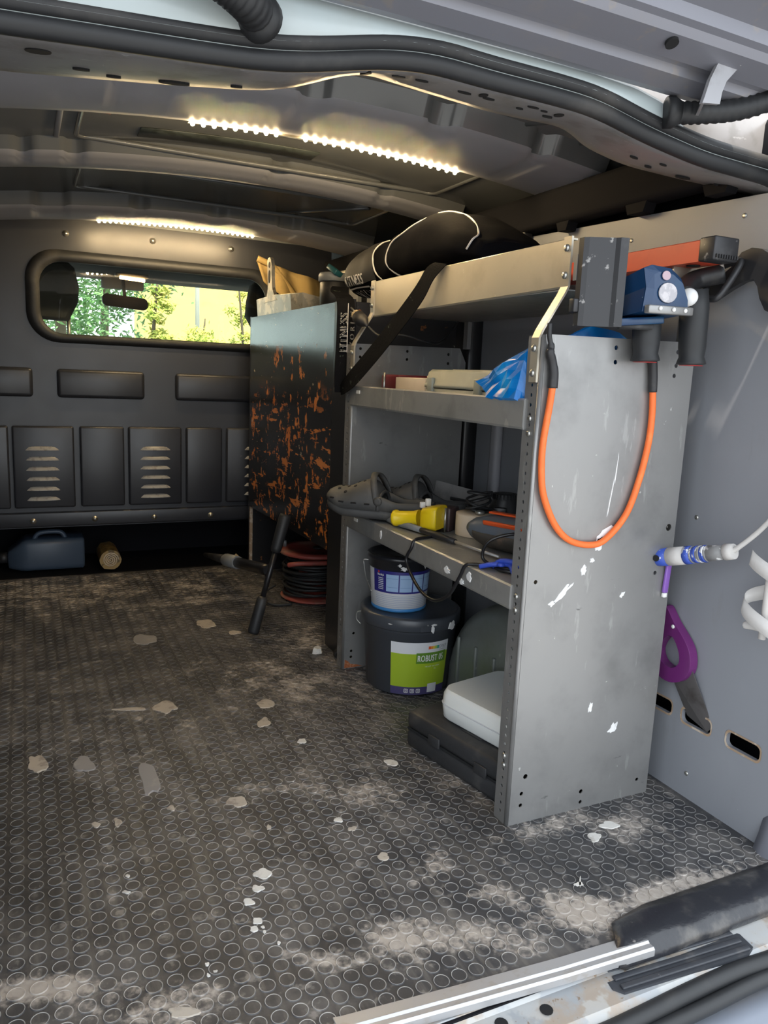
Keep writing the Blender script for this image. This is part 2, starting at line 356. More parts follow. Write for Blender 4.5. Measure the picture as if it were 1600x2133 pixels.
for x, y, ax, ay, bx, by, k in SPL:
    mb = MB(); N = 22; ph = random.random()*100
    rr = [0.88+0.55*noise.noise((math.cos(2*pi*i/N)*1.1+ph, math.sin(2*pi*i/N)*1.1, ph)) for i in range(N)]
    top = [(x+rr[i]*(ax*math.cos(2*pi*i/N)+bx*math.sin(2*pi*i/N)), y+rr[i]*(ay*math.cos(2*pi*i/N)+by*math.sin(2*pi*i/N))) for i in range(N)]
    mb.ring_loft([[(px, py, 0.0005) for px, py in top], [(x+(px-x)*0.93, y+(py-y)*0.93, 0.0023) for px, py in top]], smooth=False)
    mb.build('paint_spot', {'w': 'paint_white', 'c': 'paint_cream', 'g': 'bare_grey'}[k], floor)

# ---------------------------------------------------------------- right wall lining with hand slots
mb = MB()
slots = [rrect(a, 0.150, b, 0.178, 0.010) for a, b in ((0.848, 0.920), (0.957, 1.028), (1.055, 1.128))]
mb.plate([(0.805, 0.0), (3.05, 0.0), (3.05, 1.155), (1.9, 1.165), (0.975, 1.135), (0.86, 0.6)], slots, 0.009, (1.165, 0, 0), (0, 1, 0), (0, 0, 1))
wall_right = struct(mb.build('wall_right', 'wall_grey'), 'grey painted plywood lining of the right van side with three hand slots', 'wall')
for L in slots:
    cx = sum(p[0] for p in L)/len(L); cz = sum(p[1] for p in L)/len(L)
    mb = MB(); out = [(cx+(p[0]-cx)*1.10, cz+(p[1]-cz)*1.28) for p in L]
    mb.ring_loft([[(1.1645, p[0], p[1]) for p in L], [(1.1642, q[0], q[1]) for q in out]], caps=False)
    mb.build('slot_edge', 'ply_edge', wall_right)
for y, z in ((1.048, 0.558), (1.02, 1.105), (1.30, 1.10), (1.55, 1.10), (0.90, 0.75), (1.0, 0.05), (2.2, 1.0), (2.7, 0.9)):
    mb = MB(); mb.lathe([(0.0045, 0), (0.0045, 0.0012), (0.002, 0.0022)], (1.1648, y, z), (-1, 0, 0), 12); mb.build('screw', 'screw_metal', wall_right)
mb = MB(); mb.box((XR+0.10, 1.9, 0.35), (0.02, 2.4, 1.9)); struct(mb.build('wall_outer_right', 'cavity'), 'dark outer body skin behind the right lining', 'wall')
# roof side rail with clips; its near-black colour stands in for a shadow gap
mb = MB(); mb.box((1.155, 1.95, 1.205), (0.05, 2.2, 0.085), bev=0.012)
rail = struct(mb.build('trim_1', 'cavity'), 'roof side rail coloured dark as the shadow gap above the grey lining', 'trim')
for y, wd in ((1.065, 0.06), (1.265, 0.06), (1.50, 0.045), (1.69, 0.05)):
    mb = MB(); mb.ring_loft([[(1.135, y-wd/2, 1.165), (1.135, y+wd/2, 1.165), (1.135, y+wd/2-0.008, 1.145), (1.135, y-wd/2+0.008, 1.145)], [(1.163, y-wd/2, 1.165), (1.163, y+wd/2, 1.165), (1.163, y+wd/2-0.008, 1.145), (1.163, y-wd/2+0.008, 1.145)]], smooth=False)
    mb.build('clip', 'cavity', rail)
mb = MB(); mb.box((1.150, 1.70, 1.150), (0.028, 0.10, 0.075), bev=0.006); mb.build('cover_cap', 'black_plastic', rail)
# left wall
mb = MB(); mb.box((XL-0.01, 1.9, 0.35), (0.02, 2.4, 1.9))
for y in (1.3, 1.9, 2.5): mb.box((XL+0.005, y, 0.6), (0.02, 0.10, 1.2), bev=0.008)
struct(mb.build('wall_left', 'bulkhead_paint'), 'dark left side of the cargo bay', 'wall')
# wheel arch
mb = MB(); rings = []
for i in range(25):
    t = pi*i/24; c, s_ = math.cos(t), math.sin(t)
    rings.append([(x, 1.395+(0.275-k)*c, max(0.0, (0.285-k)*s_)) for x, k in ((1.164, 0.0), (1.03, 0.0), (1.0, 0.008), (0.985, 0.03), (0.98, 0.06), (0.98, 0.275))])
mb.ring_loft(rings, closed=False)
arch = struct(mb.build('wheel_arch', 'galvanised'), 'bare galvanised wheel arch bulging behind the shelving', 'wheel arch')
for y in (1.5, 1.58, 1.42):
    mb = MB(); mb.box((0.978, y, 0.09), (0.008, 0.010, 0.14), bev=0.003); mb.build('press_line', 'galvanised', arch)
# rear wall pillar seen beyond the far end of the shelving
mb = MB(); mb.box((1.145, 1.90, 0.58), (0.05, 0.09, 1.14), bev=0.012); struct(mb.build('trim_2', 'black_gloss'), 'black upright post against the right lining beside the shelving', 'trim')
mb = MB(); mb.box((1.152, 1.735, 0.60), (0.026, 0.035, 0.5), bev=0.01); struct(mb.build('trim_3', 'rib_paint'), 'narrow pale metal pillar on the lining behind the middle shelf', 'trim')

# ---------------------------------------------------------------- bulkhead
mb = MB()
WIN = rrect(0.055, 0.888, 0.915, 1.165, 0.085, 8)
mb.plate([(XL, 0.19), (XR, 0.19), (XR, 1.30), (XL, 1.30)], [WIN], 0.012, (0, 3.062, 0), (1, 0, 0), (0, 0, 1))
bulk = struct(mb.build('wall_front', 'bulkhead_paint'), 'dark pressed steel bulkhead with window and louvred vents', 'wall')
def press(x0, x1, z0, z1, nm, d=0.010, bev=0.007):
    mb = MB(); mb.box(((x0+x1)/2, 3.05-d/2+0.003, (z0+z1)/2), (x1-x0, d+0.006, z1-z0), bev=bev, seg=3); return mb.build(nm, 'bulkhead_paint', bulk)
for a, b in ((-0.19, 0.035), (0.115, 0.42), (0.535, 0.84)): press(a, b, 0.672, 0.775, 'pressed_rib', 0.020, 0.024)
for a, b in ((-0.195, -0.052), (-0.04, 0.166), (0.186, 0.342), (0.358, 0.556), (0.574, 0.715), (0.733, 1.0)): press(a, b, 0.268, 0.568, 'pressed_panel', 0.022, 0.007)
press(-0.2, 1.1, 0.195, 0.250, 'lower_rail', 0.016, 0.006)
lp = None
pm('louvre_highlight', (0.34, 0.33, 0.31), 0.4, layers=[dict(c=(0.22, 0.21, 0.2), s=50, t=0.5, w=0.15)])  # paler than the bulkhead: highlight on the louvre hoods put into the colour
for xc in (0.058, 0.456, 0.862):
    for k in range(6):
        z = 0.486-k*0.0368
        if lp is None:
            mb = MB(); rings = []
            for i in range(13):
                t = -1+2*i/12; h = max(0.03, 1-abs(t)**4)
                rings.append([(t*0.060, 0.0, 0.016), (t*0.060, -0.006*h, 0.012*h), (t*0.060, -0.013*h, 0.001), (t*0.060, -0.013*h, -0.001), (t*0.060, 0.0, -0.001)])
            mb.ring_loft(rings); lp = mb.build('louvre', 'louvre_highlight', bulk); o = lp
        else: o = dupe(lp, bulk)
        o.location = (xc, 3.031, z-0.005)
sc_p = None
for x, z in ((0.019, 0.219), (0.232, 0.220), (0.45, 0.218), (0.67, 0.217), (0.159, 1.247), (0.457, 1.254), (0.75, 1.256)):
    if sc_p is None:
        mb = MB(); mb.lathe([(0.011, 0), (0.011, 0.003), (0.006, 0.0035), (0.006, 0.006), (0.001, 0.007)], (0, 0, 0), (0, -1, 0), 14); sc_p = mb.build('bolt', 'screw_metal', bulk); o = sc_p
    else: o = dupe(sc_p, bulk)
    o.location = (x, 3.034 if z < 0.5 else 3.05, z)
# recess under the bulkhead
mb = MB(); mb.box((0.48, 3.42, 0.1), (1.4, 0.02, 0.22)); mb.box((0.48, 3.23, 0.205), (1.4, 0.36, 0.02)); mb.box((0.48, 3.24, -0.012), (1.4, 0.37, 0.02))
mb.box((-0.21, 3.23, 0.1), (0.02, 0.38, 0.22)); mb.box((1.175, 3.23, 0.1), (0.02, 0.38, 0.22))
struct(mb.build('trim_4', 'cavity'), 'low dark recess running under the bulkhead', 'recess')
# window: rubber gasket and glass
mb = MB(); inner = rrect(0.068, 0.900, 0.89, 1.150, 0.078, 8); outer = rrect(0.022, 0.868, 0.945, 1.190, 0.105, 8)
mb.ring_loft([[(p[0], 3.052, p[1]) for p in inner], [(p[0], 3.040, p[1]) for p in inner], [(0.5*(p[0]+q[0]), 3.034, 0.5*(p[1]+q[1])) for p, q in zip(inner, outer)], [(q[0], 3.044, q[1]) for q in outer], [(q[0], 3.052, q[1]) for q in outer]], loop=True, caps=False)
win = struct(mb.build('window_1', 'black_rubber'), 'wide bulkhead window with black rubber gasket looking into the cab', 'window')
glassy('window_glass', (0.95, 0.98, 0.96), 0.05)
mb = MB(); mb.ring_loft([[(p[0], 3.058+(p[1]-1.0)*0.215, p[1]) for p in rrect(0.062, 0.892, 0.90, 1.158, 0.08, 8)], [(p[0], 3.062+(p[1]-1.0)*0.215, p[1]) for p in rrect(0.062, 0.892, 0.90, 1.158, 0.08, 8)]], smooth=False)
mb.build('glass_pane', 'window_glass', win)

# ---------------------------------------------------------------- roof
def drop(x): return 0.043*((x-0.58)/0.6)**2
mb = MB()
mb.grid(lambda u, v: V((XL-0.06+u*1.56, 0.98+v*2.2, 1.335-drop(XL-0.06+u*1.56))), 30, 2)
roof = struct(mb.build('ceiling', 'roof_paint', solid=0.006), 'dark glossy painted inside of the van roof with pressed ribs', 'ceiling')
def rib(yn, yf, zb, notches, nm='roof_rib'):
    mb = MB(); rings = []; webs = []
    for i in range(121):
        x = XL+0.01+(1.36)*i/120
        e = 0.0
        for c, hw in notches: e = max(e, min(1.0, max(0.0, (hw-abs(x-c))/0.012)))
        a = yn+0.022*e; z = zb-drop(x); t = 1.336-drop(x)
        webs.append([(x, a-0.03, t), (x, a-0.010, z+0.016)]); rings.append([(x, a-0.010, z+0.016), (x, a, z+0.006), (x, a+0.012, z+0.006), (x, a+0.02, z), (x, yf-0.022, z), (x, yf-0.006, z), (x, yf, z+0.003), (x, yf+0.004, t)])
    mb.ring_loft(rings, closed=False); mb.mi = 1; mb.ring_loft(webs, closed=False); return mb.build(nm, ['rib_paint', 'roof_paint'], roof)  # near webs take the darker roof paint in place of shade
rib(1.42, 1.62, 1.280, [(0.20, 0.05), (0.50, 0.03), (0.76, 0.03), (1.0, 0.025)])
rib(2.03, 2.13, 1.290, [(0.02, 0.02), (0.13, 0.025), (0.62, 0.025), (0.92, 0.02)])
rib(2.66, 2.83, 1.280, [(0.10, 0.05), (0.36, 0.025), (0.60, 0.03), (0.85, 0.04)])
def roofbead(loop, r=0.006):
    mb = MB(); mb.tube([(x, y, 1.3325-drop(x)) for x, y in loop], r, 8, loop=True); return mb.build('roof_bead', 'roof_paint', roof)
roofbead(rrect(0.13, 1.72, 1.06, 2.0, 0.03, 4)+[]); roofbead(rrect(0.16, 2.24, 1.05, 2.56, 0.03, 4))
for x in (-0.06, 0.09): mb = MB(); mb.box((x, 1.82, 1.331-drop(x)), (0.012, 0.36, 0.008), bev=0.003); mb.build('roof_bead', 'rib_paint', roof)
for x0, x1, y0, y1 in ((0.93, 1.10, 1.42, 1.16), (1.07, 1.22, 1.42, 1.16), (0.80, 1.0, 2.62, 2.3)):
    mb = MB(); mb.tube([(x0, y0, 1.3325-drop(x0)), ((x0+x1)/2, (y0+y1)/2, 1.3325-drop((x0+x1)/2)), (x1, y1, 1.3325-drop(x1))], 0.006, 8); mb.build('roof_bead', 'roof_paint', roof)
pm('damping', (0.055, 0.065, 0.06), 0.45, layers=[dict(c=(0.03, 0.035, 0.03), s=25, t=0.5, w=0.1)])
mb = MB(); mb.grid(lambda u, v: V((0.26+u*0.42, 1.88+v*0.07, 1.330-drop(0.26+u*0.42))), 8, 1); mb.build('damping_pad', 'damping', roof, solid=0.003)
# wiring along the roof
pm('wire_red', (0.12, 0.02, 0.015), 0.5); pm('wire_amber', (0.35, 0.10, 0.03), 0.5)
mb = MB(); mb.tube(spline([(0.02, 1.44, 1.262), (0.07, 1.52, 1.258), (0.12, 1.60, 1.262), (0.17, 1.64, 1.268)], 6), 0.003, 6)
wr = tag(mb.build('roof_wire', 'wire_red'), 'thin dark red wire crossing the nearest roof rib at the left', 'wire')
mb = MB(); mb.tube(spline([(0.108, 1.66, 1.312), (0.107, 1.80, 1.314), (0.105, 2.0, 1.313)], 4), 0.004, 6); mb.build('wire_run', 'wire_amber', wr)
# ---------------------------------------------------------------- led strips
emit('led_glow', (1.0, 0.74, 0.40), 260.0)
pm('strip_white', (0.20, 0.18, 0.14), 0.5)
def led_strip(label, x0, x1, y, zb, n, skip=()):
    t = thing('led_strip', label, 'light strip', ((x0+x1)/2, y, zb-drop((x0+x1)/2)-0.004), 'warm led strips on the roof ribs')
    mb = MB(); mb.ring_loft([[(x, y-0.012, zb-drop(x)+0.0026), (x, y+0.005, zb-drop(x)+0.0026), (x, y+0.005, zb-drop(x)+0.0016), (x, y-0.012, zb-drop(x)+0.0016)] for x in [x0-0.008+(x1-x0+0.016)*i/12 for i in range(13)]], smooth=False)
    mb.build('tape', 'strip_white', t)
    mb = MB(); mb.lathe([(0.0042, 0), (0.0042, 0.003), (0.0030, 0.0052), (0.0010, 0.0062)], (0, 0, 0), (0, 0, -1), 8); pr = None
    for i in range(n):
        if i in skip: continue
        x = x0+(x1-x0)*i/(n-1)
        if pr is None: pr = mb.build('led', 'led_glow', t); o = pr
        else: o = dupe(pr, t)
        o.location = V((x, y, zb-drop(x)+0.0016))-BASE[t]
led_strip('warm led strip with a gap on the roof rib nearest the camera', 0.322, 0.918, 1.628, 1.280, 29, (9, 10))
led_strip('unbroken warm led strip on the roof rib above the window', 0.252, 0.775, 2.838, 1.280, 30)

# ---------------------------------------------------------------- rear lintel, seals and flange
ZS = [(-0.2, 1.125), (-0.008, 1.135), (0.087, 1.141), (0.191, 1.147), (0.271, 1.153), (0.331, 1.163), (0.435, 1.187), (0.504, 1.194), (0.579, 1.191), (0.7, 1.190), (0.769, 1.187), (0.874, 1.166), (0.987, 1.150), (1.154, 1.143), (1.3, 1.10)]
YI = [(-0.2, 1.18), (-0.01, 1.18), (0.19, 1.13), (0.32, 1.09), (0.37, 1.06), (0.42, 1.035), (0.5, 1.055), (0.66, 1.075), (0.8, 1.07), (0.85, 1.10), (0.95, 1.105), (1.07, 1.10), (1.3, 1.09)]
ZI = [(-0.2, 1.155), (-0.01, 1.162), (0.19, 1.168), (0.32, 1.172), (0.37, 1.182), (0.42, 1.20), (0.5, 1.202), (0.66, 1.20), (0.8, 1.20), (0.85, 1.190), (0.95, 1.174), (1.07, 1.168), (1.3, 1.16)]
def sm(tab, x): return sum(interp(tab, x+d) for d in (-0.03, -0.015, 0, 0.015, 0.03))/5
mb = MB(); rings = []
for i in range(101):
    x = -0.2+1.45*i/100
    zs, yi, zi = sm(ZS, x), sm(YI, x), sm(ZI, x)
    rings.append([(x, 0.97, zs+0.02), (x, 0.975, zs+0.004), (x, 0.985, zs+0.001), (x, yi-0.02, zi-0.001), (x, yi-0.006, zi), (x, yi, zi+0.008), (x, yi+0.015, zi+0.03), (x, yi+0.10, 1.325-drop(x)), (x, 0.97, 1.33-drop(x))])
mb.ring_loft(rings)
lint = struct(mb.build('trim_5', 'lintel_paint'), 'perforated grey steel lintel across the top of the tailgate opening', 'lintel')
def lz(x, y):
    zs, yi, zi = sm(ZS, x), sm(YI, x), sm(ZI, x)
    t = min(1, max(0, (y-0.985)/max(0.01, yi-0.005-0.985))); return zs+0.001+(zi-zs-0.002)*t
for x, y, a, b in ((0.47, 1.0, .010, .004), (0.505, 1.00, .010, .004), (0.575, 1.005, .011, .004), (0.60, 0.995, .006, .009), (0.615, 1.005, .010, .004), (0.675, 1.015, .006, .003), (0.685, 0.995, .010, .004), (0.73, 1.022, .009, .004), (0.735, 1.0, .006, .010), (0.708, 1.0, .006, .003), (1.06, 1.07, .016, .008), (0.965, 1.02, .007, .004), (0.97, 1.06, .007, .004), (0.92, 1.04, .008, .004), (1.13, 1.06, .005, .003), (0.194, 1.10, .020, .008), (0.08, 1.09, .010, .005), (0.12, 1.11, .009, .004), (0.27, 1.075, .008, .004), (0.03, 1.02, .014, .012), (0.42, 0.995, .006, .014)):
    mb = MB(); z0 = lz(x, y); pts = circ(0, 0, a, 14, b)
    mb.ring_loft([[(x+p[0], y+p[1], lz(x+p[0], y+p[1])-0.0012) for p in pts], [(x+p[0], y+p[1], lz(x+p[0], y+p[1])+0.002) for p in pts]], smooth=False)
    mb.build('punched_hole', 'hole_dark', lint)
def seal_path(dz, y):
    return [(x, y, sm(ZS, x)+dz) for x in [-0.2+1.45*i/70 for i in range(71)]]
mb = MB(); mb.tube(seal_path(0.010, 0.962), 0.0125, 12)
seal = struct(mb.build('trim_6', 'black_rubber'), 'black rubber seal following the top of the tailgate opening', 'seal')
mb = MB(); mb.tube(seal_path(0.028, 0.953), 0.0105, 12); mb.build('seal_lip', 'black_rubber', seal)
mb = MB(); rings = []
ZT = [(-0.2, 1.235), (0.3, 1.245), (0.75, 1.243), (0.83, 1.238), (0.88, 1.228), (0.915, 1.214), (0.935, 1.196), (0.95, 1.175), (1.3, 1.13)]
for i in range(101):
    x = -0.2+1.5*i/100; zb = sm(ZS, x)+0.015; zt = max(interp(ZT, x), zb+0.02)
    rings.append([(x, 0.955, zb), (x, 0.943, zb+0.01), (x, 0.945, zt-0.010), (x, 0.952, zt-0.003), (x, 0.965, zt), (x, 0.985, zt), (x, 0.985, zb)])
mb.ring_loft(rings)
struct(mb.build('trim_7', 'body_pale'), 'pale painted roof flange between the black seal and the raised tailgate', 'roof flange')

# ---------------------------------------------------------------- raised tailgate
pm('bracket_grey', (0.34, 0.34, 0.36), 0.4, metal=0.3, layers=[dict(c=(0.24, 0.235, 0.24), s=30, t=0.5, w=0.2, a=0.6)])
tg = thing('tailgate', 'raised silver tailgate overhead with pressed inner frame and hinge bracket', 'tailgate', (0.45, 0.93, 1.23))
SL = math.radians(24)
PROF = [(0.0, 0.0), (0.012, -0.006), (0.040, -0.008), (0.048, 0.0), (0.055, 0.001), (0.062, -0.010), (0.10, -0.014), (0.11, -0.008), (0.12, -0.008), (0.13, 0.004), (0.19, 0.006), (0.205, -0.010), (0.33, -0.014), (0.35, 0.0), (0.60, 0.0), (0.62, -0.012), (1.16, -0.02), (1.20, 0.0), (1.20, 0.05), (0.0, 0.035)]
def tgp(x, s, h, wave=0.0):
    s = s+wave; return V((x, 0.935-s*math.cos(SL)-h*math.sin(SL)*-1, 1.232+s*math.sin(SL)+h*math.cos(SL)))
mb = MB(); rings = []
for i in range(61):
    x = -0.18+1.20*i/60; cv = 0.014*((x-0.42)/0.6)**2
    wv = 0.022*math.sin((x-0.3)*7.0)
    wide = lambda s: (x-0.42)/0.6*(0.20 if x > 0.42 else 0.16)*min(1.0, s/0.25)
    rings.append([tgp(x+wide(s), s, h-cv, wv if 0.15 < s < 0.36 else 0.0) for s, h in PROF])
mb.ring_loft(rings, smooth=False); mb.build('inner_panel', 'body_silver', tg)
for x, s in ((0.795, 0.088), (0.775, 0.245), (0.81, 0.255)):
    mb = MB(); p = tgp(x, s, -0.0165-0.014*((x-0.42)/0.6)**2); q = p+V((0, -math.sin(SL), -math.cos(SL)))*0.0
    mb.lathe([(0.009, 0), (0.009, 0.004), (0.0078, 0.004)], p, tgp(x, s, 0)-p, 16); mb.build('drain_hole', 'hole_dark', tg)
mb = MB(); HB = [(0.870, 1.192), (0.873, 1.200), (0.88, 1.224), (0.891, 1.246), (0.933, 1.271), (0.996, 1.276), (1.0, 1.256), (0.928, 1.245), (0.911, 1.227), (0.905, 1.212), (0.903, 1.196)]
mb.plate(HB, [], 0.006, (0, 0.862, 0), (1, 0, 0), (0, 0, 1))
hx = [HB[0], HB[1], HB[2], HB[3]]
mb.ring_loft([[(x, 0.858, z), (x+0.005, 0.858, z), (x+0.062, 0.925, z+0.006), (x+0.056, 0.925, z+0.006)] for x, z in hx], smooth=False)
mb.build('hinge_bracket', 'bracket_grey', tg)
for p in ((0.925, 0.858, 1.2535), (0.965, 0.858, 1.2555)):
    mb = MB(); mb.cyl(p, V(p)+V((0, -0.010, 0)), 0.006, n=6); mb.build('hinge_bolt', 'screw_metal', tg)
# cable conduits between body and tailgate
def conduit(label, pts, r, coll):
    P = spline(pts, 14); t = thing('cable_conduit', label, 'cable conduit', P[0], 'rubber cable conduits at the tailgate')
    mb = MB(); mb.tube(P, [r*(1.0+0.07*math.sin(i*2.2)) for i in range(len(P))], 14); mb.build('sleeve', 'black_rubber', t)
    mb = MB(); d = (P[0]-P[2]).normalized(); mb.lathe([(coll*0.75, -0.016), (coll, -0.006), (coll, 0.004), (coll*0.7, 0.006)], P[0], d, 20); mb.build('grommet', 'black_rubber', t)
conduit('ribbed black cable conduit bending to the hinge bracket at the right', [(0.885, 0.935, 1.203), (0.925, 0.918, 1.205), (0.985, 0.90, 1.215), (1.05, 0.885, 1.240), (1.13, 0.87, 1.285)], 0.0155, 0.022)
conduit('fat black cable boot on the roof flange at the upper left', [(0.262, 0.936, 1.196), (0.235, 0.905, 1.199), (0.205, 0.895, 1.208), (0.165, 0.885, 1.222), (0.11, 0.87, 1.245)], 0.021, 0.026)

# ---------------------------------------------------------------- sill, step pad and bumper at the bottom right
mb = MB(); mb.ring_loft([[(x, yy, -0.012), (x, yy, 0.0035), (x, yy-0.017, 0.004), (x, yy-0.020, 0.0015), (x, yy-0.028, 0.002), (x, yy-0.031, -0.001), (x, yy-0.031, -0.011)] for x, yy in ((0.325, 0.768), (0.335, 0.766), (0.5, 0.753), (0.65, 0.742), (0.80, 0.735))], smooth=False)
pm('alu_strip', (0.48, 0.48, 0.49), 0.45, metal=0.6, rvar=0.2, layers=[dict(c=(0.42, 0.39, 0.36), s=30, t=0.55, w=0.1, a=0.6)])
tag(mb.build('edge_strip', 'alu_strip'), 'worn aluminium edge strip along the floor end', 'edge strip')
mb = MB()
mb.ring_loft([[(x, 0.7345, -0.0125), (x, 0.725, -0.014), (x, 0.715, -0.022), (x, 0.69, -0.026), (x, 0.672, -0.029), (x, 0.662, -0.036), (x, 0.658, -0.055), (x, 0.655, -0.16), (x, 0.7345, -0.16)] for x in [XL+0.05*i for i in range(31)]], smooth=False)
sill = struct(mb.build('trim_8', 'sill_dirty'), 'dirty silver load sill below the floor edge', 'sill')
for x, y in ((0.604, 0.697), (0.535, 0.701)):
    mb = MB(); mb.lathe([(0.009, 0), (0.009, 0.001)], (x, y, -0.0238-(0.70-y)*0.16), (0, 0, 1), 14); mb.build('drain_hole', 'hole_dark', sill)
pm('step_pad', (0.035, 0.038, 0.046), 0.5, layers=[dict(c=(0.16, 0.15, 0.14), s=14, t=0.48, w=0.2, a=0.6), dict(c=(0.45, 0.43, 0.40), s=35, t=0.68, w=0.04, a=0.6)])
t = thing('step_pad', 'black ribbed plastic step pad on the silver sill', 'step pad', (0.85, 0.70, -0.03))
mb = MB(); mb.plate([(0.715, 0.730), (0.712, 0.690), (0.724, 0.679), (0.95, 0.666), (0.968, 0.672), (0.972, 0.700), (0.960, 0.710), (0.74, 0.735)], [], 0.008, (0, 0, -0.032), (1, 0, 0), (0, 1, 0)); mb.build('pad', 'step_pad', t)
for y in (0.680, 0.696, 0.712): mb = MB(); mb.box((0.842, y, -0.0225), (0.235, 0.009, 0.004), rot=(0, 0, -0.06), bev=0.0015); mb.build('rib', 'step_pad', t)
pm('tape_film', (0.020, 0.021, 0.026), 0.28, bump=(30, 0.9), layers=[dict(c=(0.13, 0.12, 0.11), s=13, t=0.45, w=0.2, a=0.7), dict(c=(0.3, 0.28, 0.26), s=60, t=0.68, w=0.05, a=0.5)])
mb = MB(); rings = []
for i in range(31):
    x = 0.790+0.36*i/30; e = max(0.0, 1-i/5.0); q = 0.004*noise.noise((x*22, 1.0, 0))+0.006*e*noise.noise((x*90, 2.0, 0)); kx = 0.045*e
    rings.append([V((x-kx*0.2, 0.782-0.012*e, 0.0028)), V((x-kx*0.4, 0.765, 0.006+q)), V((x-kx*0.8, 0.745-0.006*e, 0.006-q)), V((x-kx, 0.722, 0.004+q)), V((x-kx*1.2, 0.714+q, -0.002)), V((x-kx*1.2, 0.708+q, -0.010)), V((x-kx, 0.707-q, -0.018)), V((x-kx*0.6, 0.711, -0.024-0.006*e))])
mb.ring_loft(rings, closed=False); tag(mb.build('protective_film', 'tape_film', solid=0.0015), 'crumpled black plastic film wrapped over the floor edge by the pillar', 'plastic film')
mb = MB(); mb.tube(spline([(0.45, 0.645, -0.042), (0.62, 0.648, -0.041), (0.72, 0.652, -0.041), (0.82, 0.657, -0.040), (0.92, 0.660, -0.040), (1.02, 0.656, -0.040), (1.15, 0.66, -0.035), (1.34, 0.70, 0.0)], 8), 0.0125, 12)
s2 = struct(mb.build('trim_9', 'black_rubber'), 'black rubber weather strip curving along the outside of the sill', 'seal')
mb = MB(); mb.tube(spline([(0.45, 0.628, -0.054), (0.62, 0.632, -0.053), (0.74, 0.636, -0.053), (0.84, 0.638, -0.052), (0.94, 0.642, -0.051), (1.04, 0.640, -0.050), (1.17, 0.645, -0.045), (1.36, 0.68, -0.01)], 8), 0.011, 12); mb.build('seal_lip', 'black_rubber', s2)
mb = MB(); mb.ring_loft([[(x, 0.66, -0.075), (x, 0.62, -0.082), (x, 0.52, -0.095), (x, 0.45, -0.11), (x, 0.42, -0.16), (x, 0.42, -0.40), (x, 0.7, -0.40)] for x in [-0.4+0.1*i for i in range(20)]])
struct(mb.build('trim_10', 'body_blue_grey'), 'blue grey rear bumper top below the sill', 'bumper')
mb = MB(); mb.ring_loft([[(1.128+k, 0.825, z), (1.120+k, 0.80, z), (1.135+k, 0.755, z), (1.19+k, 0.72, z), (1.30, 0.72, z), (1.30, 0.825, z), (1.17+k, 0.83, z)] for z, k in ((-0.12, -0.005), (-0.03, 0.008), (0.03, 0.03), (0.12, 0.055))]+[[(1.178, 0.82+0.13*k, z), (1.178, 0.79+0.13*k, z), (1.19, 0.76+0.13*k, z), (1.23, 0.73+0.13*k, z), (1.30, 0.73+0.13*k, z), (1.30, 0.82+0.13*k, z), (1.2, 0.825+0.13*k, z)] for z, k in ((0.25, 0.0), (0.6, 0.2), (1.0, 0.75), (1.2, 1.2))])
struct(mb.build('trim_11', 'body_silver'), 'grey door pillar at the right edge of the opening', 'pillar')
mb = MB(); mb.ring_loft([[(-0.2, 0.84+0.13*k, z), (-0.2, 0.73+0.13*k, z), (-0.40, 0.73+0.13*k, z), (-0.40, 0.84+0.13*k, z)] for z, k in ((-0.15, 0), (0.6, 0.5), (1.3, 1.2))]); struct(mb.build('trim_12', 'body_silver'), 'door pillar at the left of the opening', 'pillar')
mb = MB(); mb.box((0.48, 1.9, -0.09), (1.4, 2.36, 0.15)); struct(mb.build('trim_13', 'cavity'), 'chassis under the cargo floor', 'chassis')
# ---------------------------------------------------------------- cab seen through the bulkhead window
pm('cab_dark', (0.03, 0.032, 0.036), 0.6); pm('headliner', (0.16, 0.17, 0.17), 0.8); pm('seat_cloth', (0.04, 0.038, 0.036), 0.9, bump=(120, 0.3))
mb = MB()
mb.box((0.48, 3.55, 1.315), (1.7, 1.0, 0.03)); mb.ring_loft([[(x, 4.05, 1.29), (x, 4.16, 1.215), (x, 4.10, 1.205), (x, 4.0, 1.27)] for x in (-0.35, 0.0, 0.5, 1.0, 1.35)])
mb.box((-0.36, 3.65, 0.9), (0.04, 1.2, 0.9)); mb.box((1.34, 3.65, 0.9), (0.04, 1.2, 0.9)); mb.box((0.48, 4.45, 0.55), (1.7, 0.35, 0.4)); mb.box((0.48, 3.95, 0.1), (1.7, 0.9, 0.04))
struct(mb.build('trim_14', 'headliner'), 'grey headliner and dashboard of the cab', 'cab')
glassy('windscreen_glass', (0.92, 0.97, 0.93), 0.0)
mb = MB(); mb.ring_loft([[(-0.34, 4.14, 1.212), (1.32, 4.14, 1.212), (1.32, 4.62, 0.75), (-0.34, 4.62, 0.75)], [(-0.34, 4.145, 1.212), (1.32, 4.145, 1.212), (1.32, 4.625, 0.75), (-0.34, 4.625, 0.75)]], smooth=False)
struct(mb.build('window_2', 'windscreen_glass'), 'green tinted windscreen of the cab', 'window')
t = thing('rear_view_mirror', 'dark rear view mirror hanging below the cab headliner', 'mirror', (0.467, 4.0, 1.21))
mb = MB(); mb.ring_loft([[(0.467+p[0], y, 1.098+p[1]-0.06*p[0]) for p in rrect(-0.105, -0.028, 0.105, 0.028, 0.022)] for y in (3.99, 4.02)]); mb.build('housing', 'cab_dark', t)
mb = MB(); mb.cyl((0.467, 4.01, 1.12), (0.467, 4.08, 1.225), 0.008); mb.build('stem', 'cab_dark', t)
mb = MB(); mb.box((0.467, 4.09, 1.19), (0.20, 0.03, 0.055), bev=0.01); mb.build('sensor_cover', 'headliner', t)
emit('dome_glow', (1.0, 0.55, 0.22), 9.0)
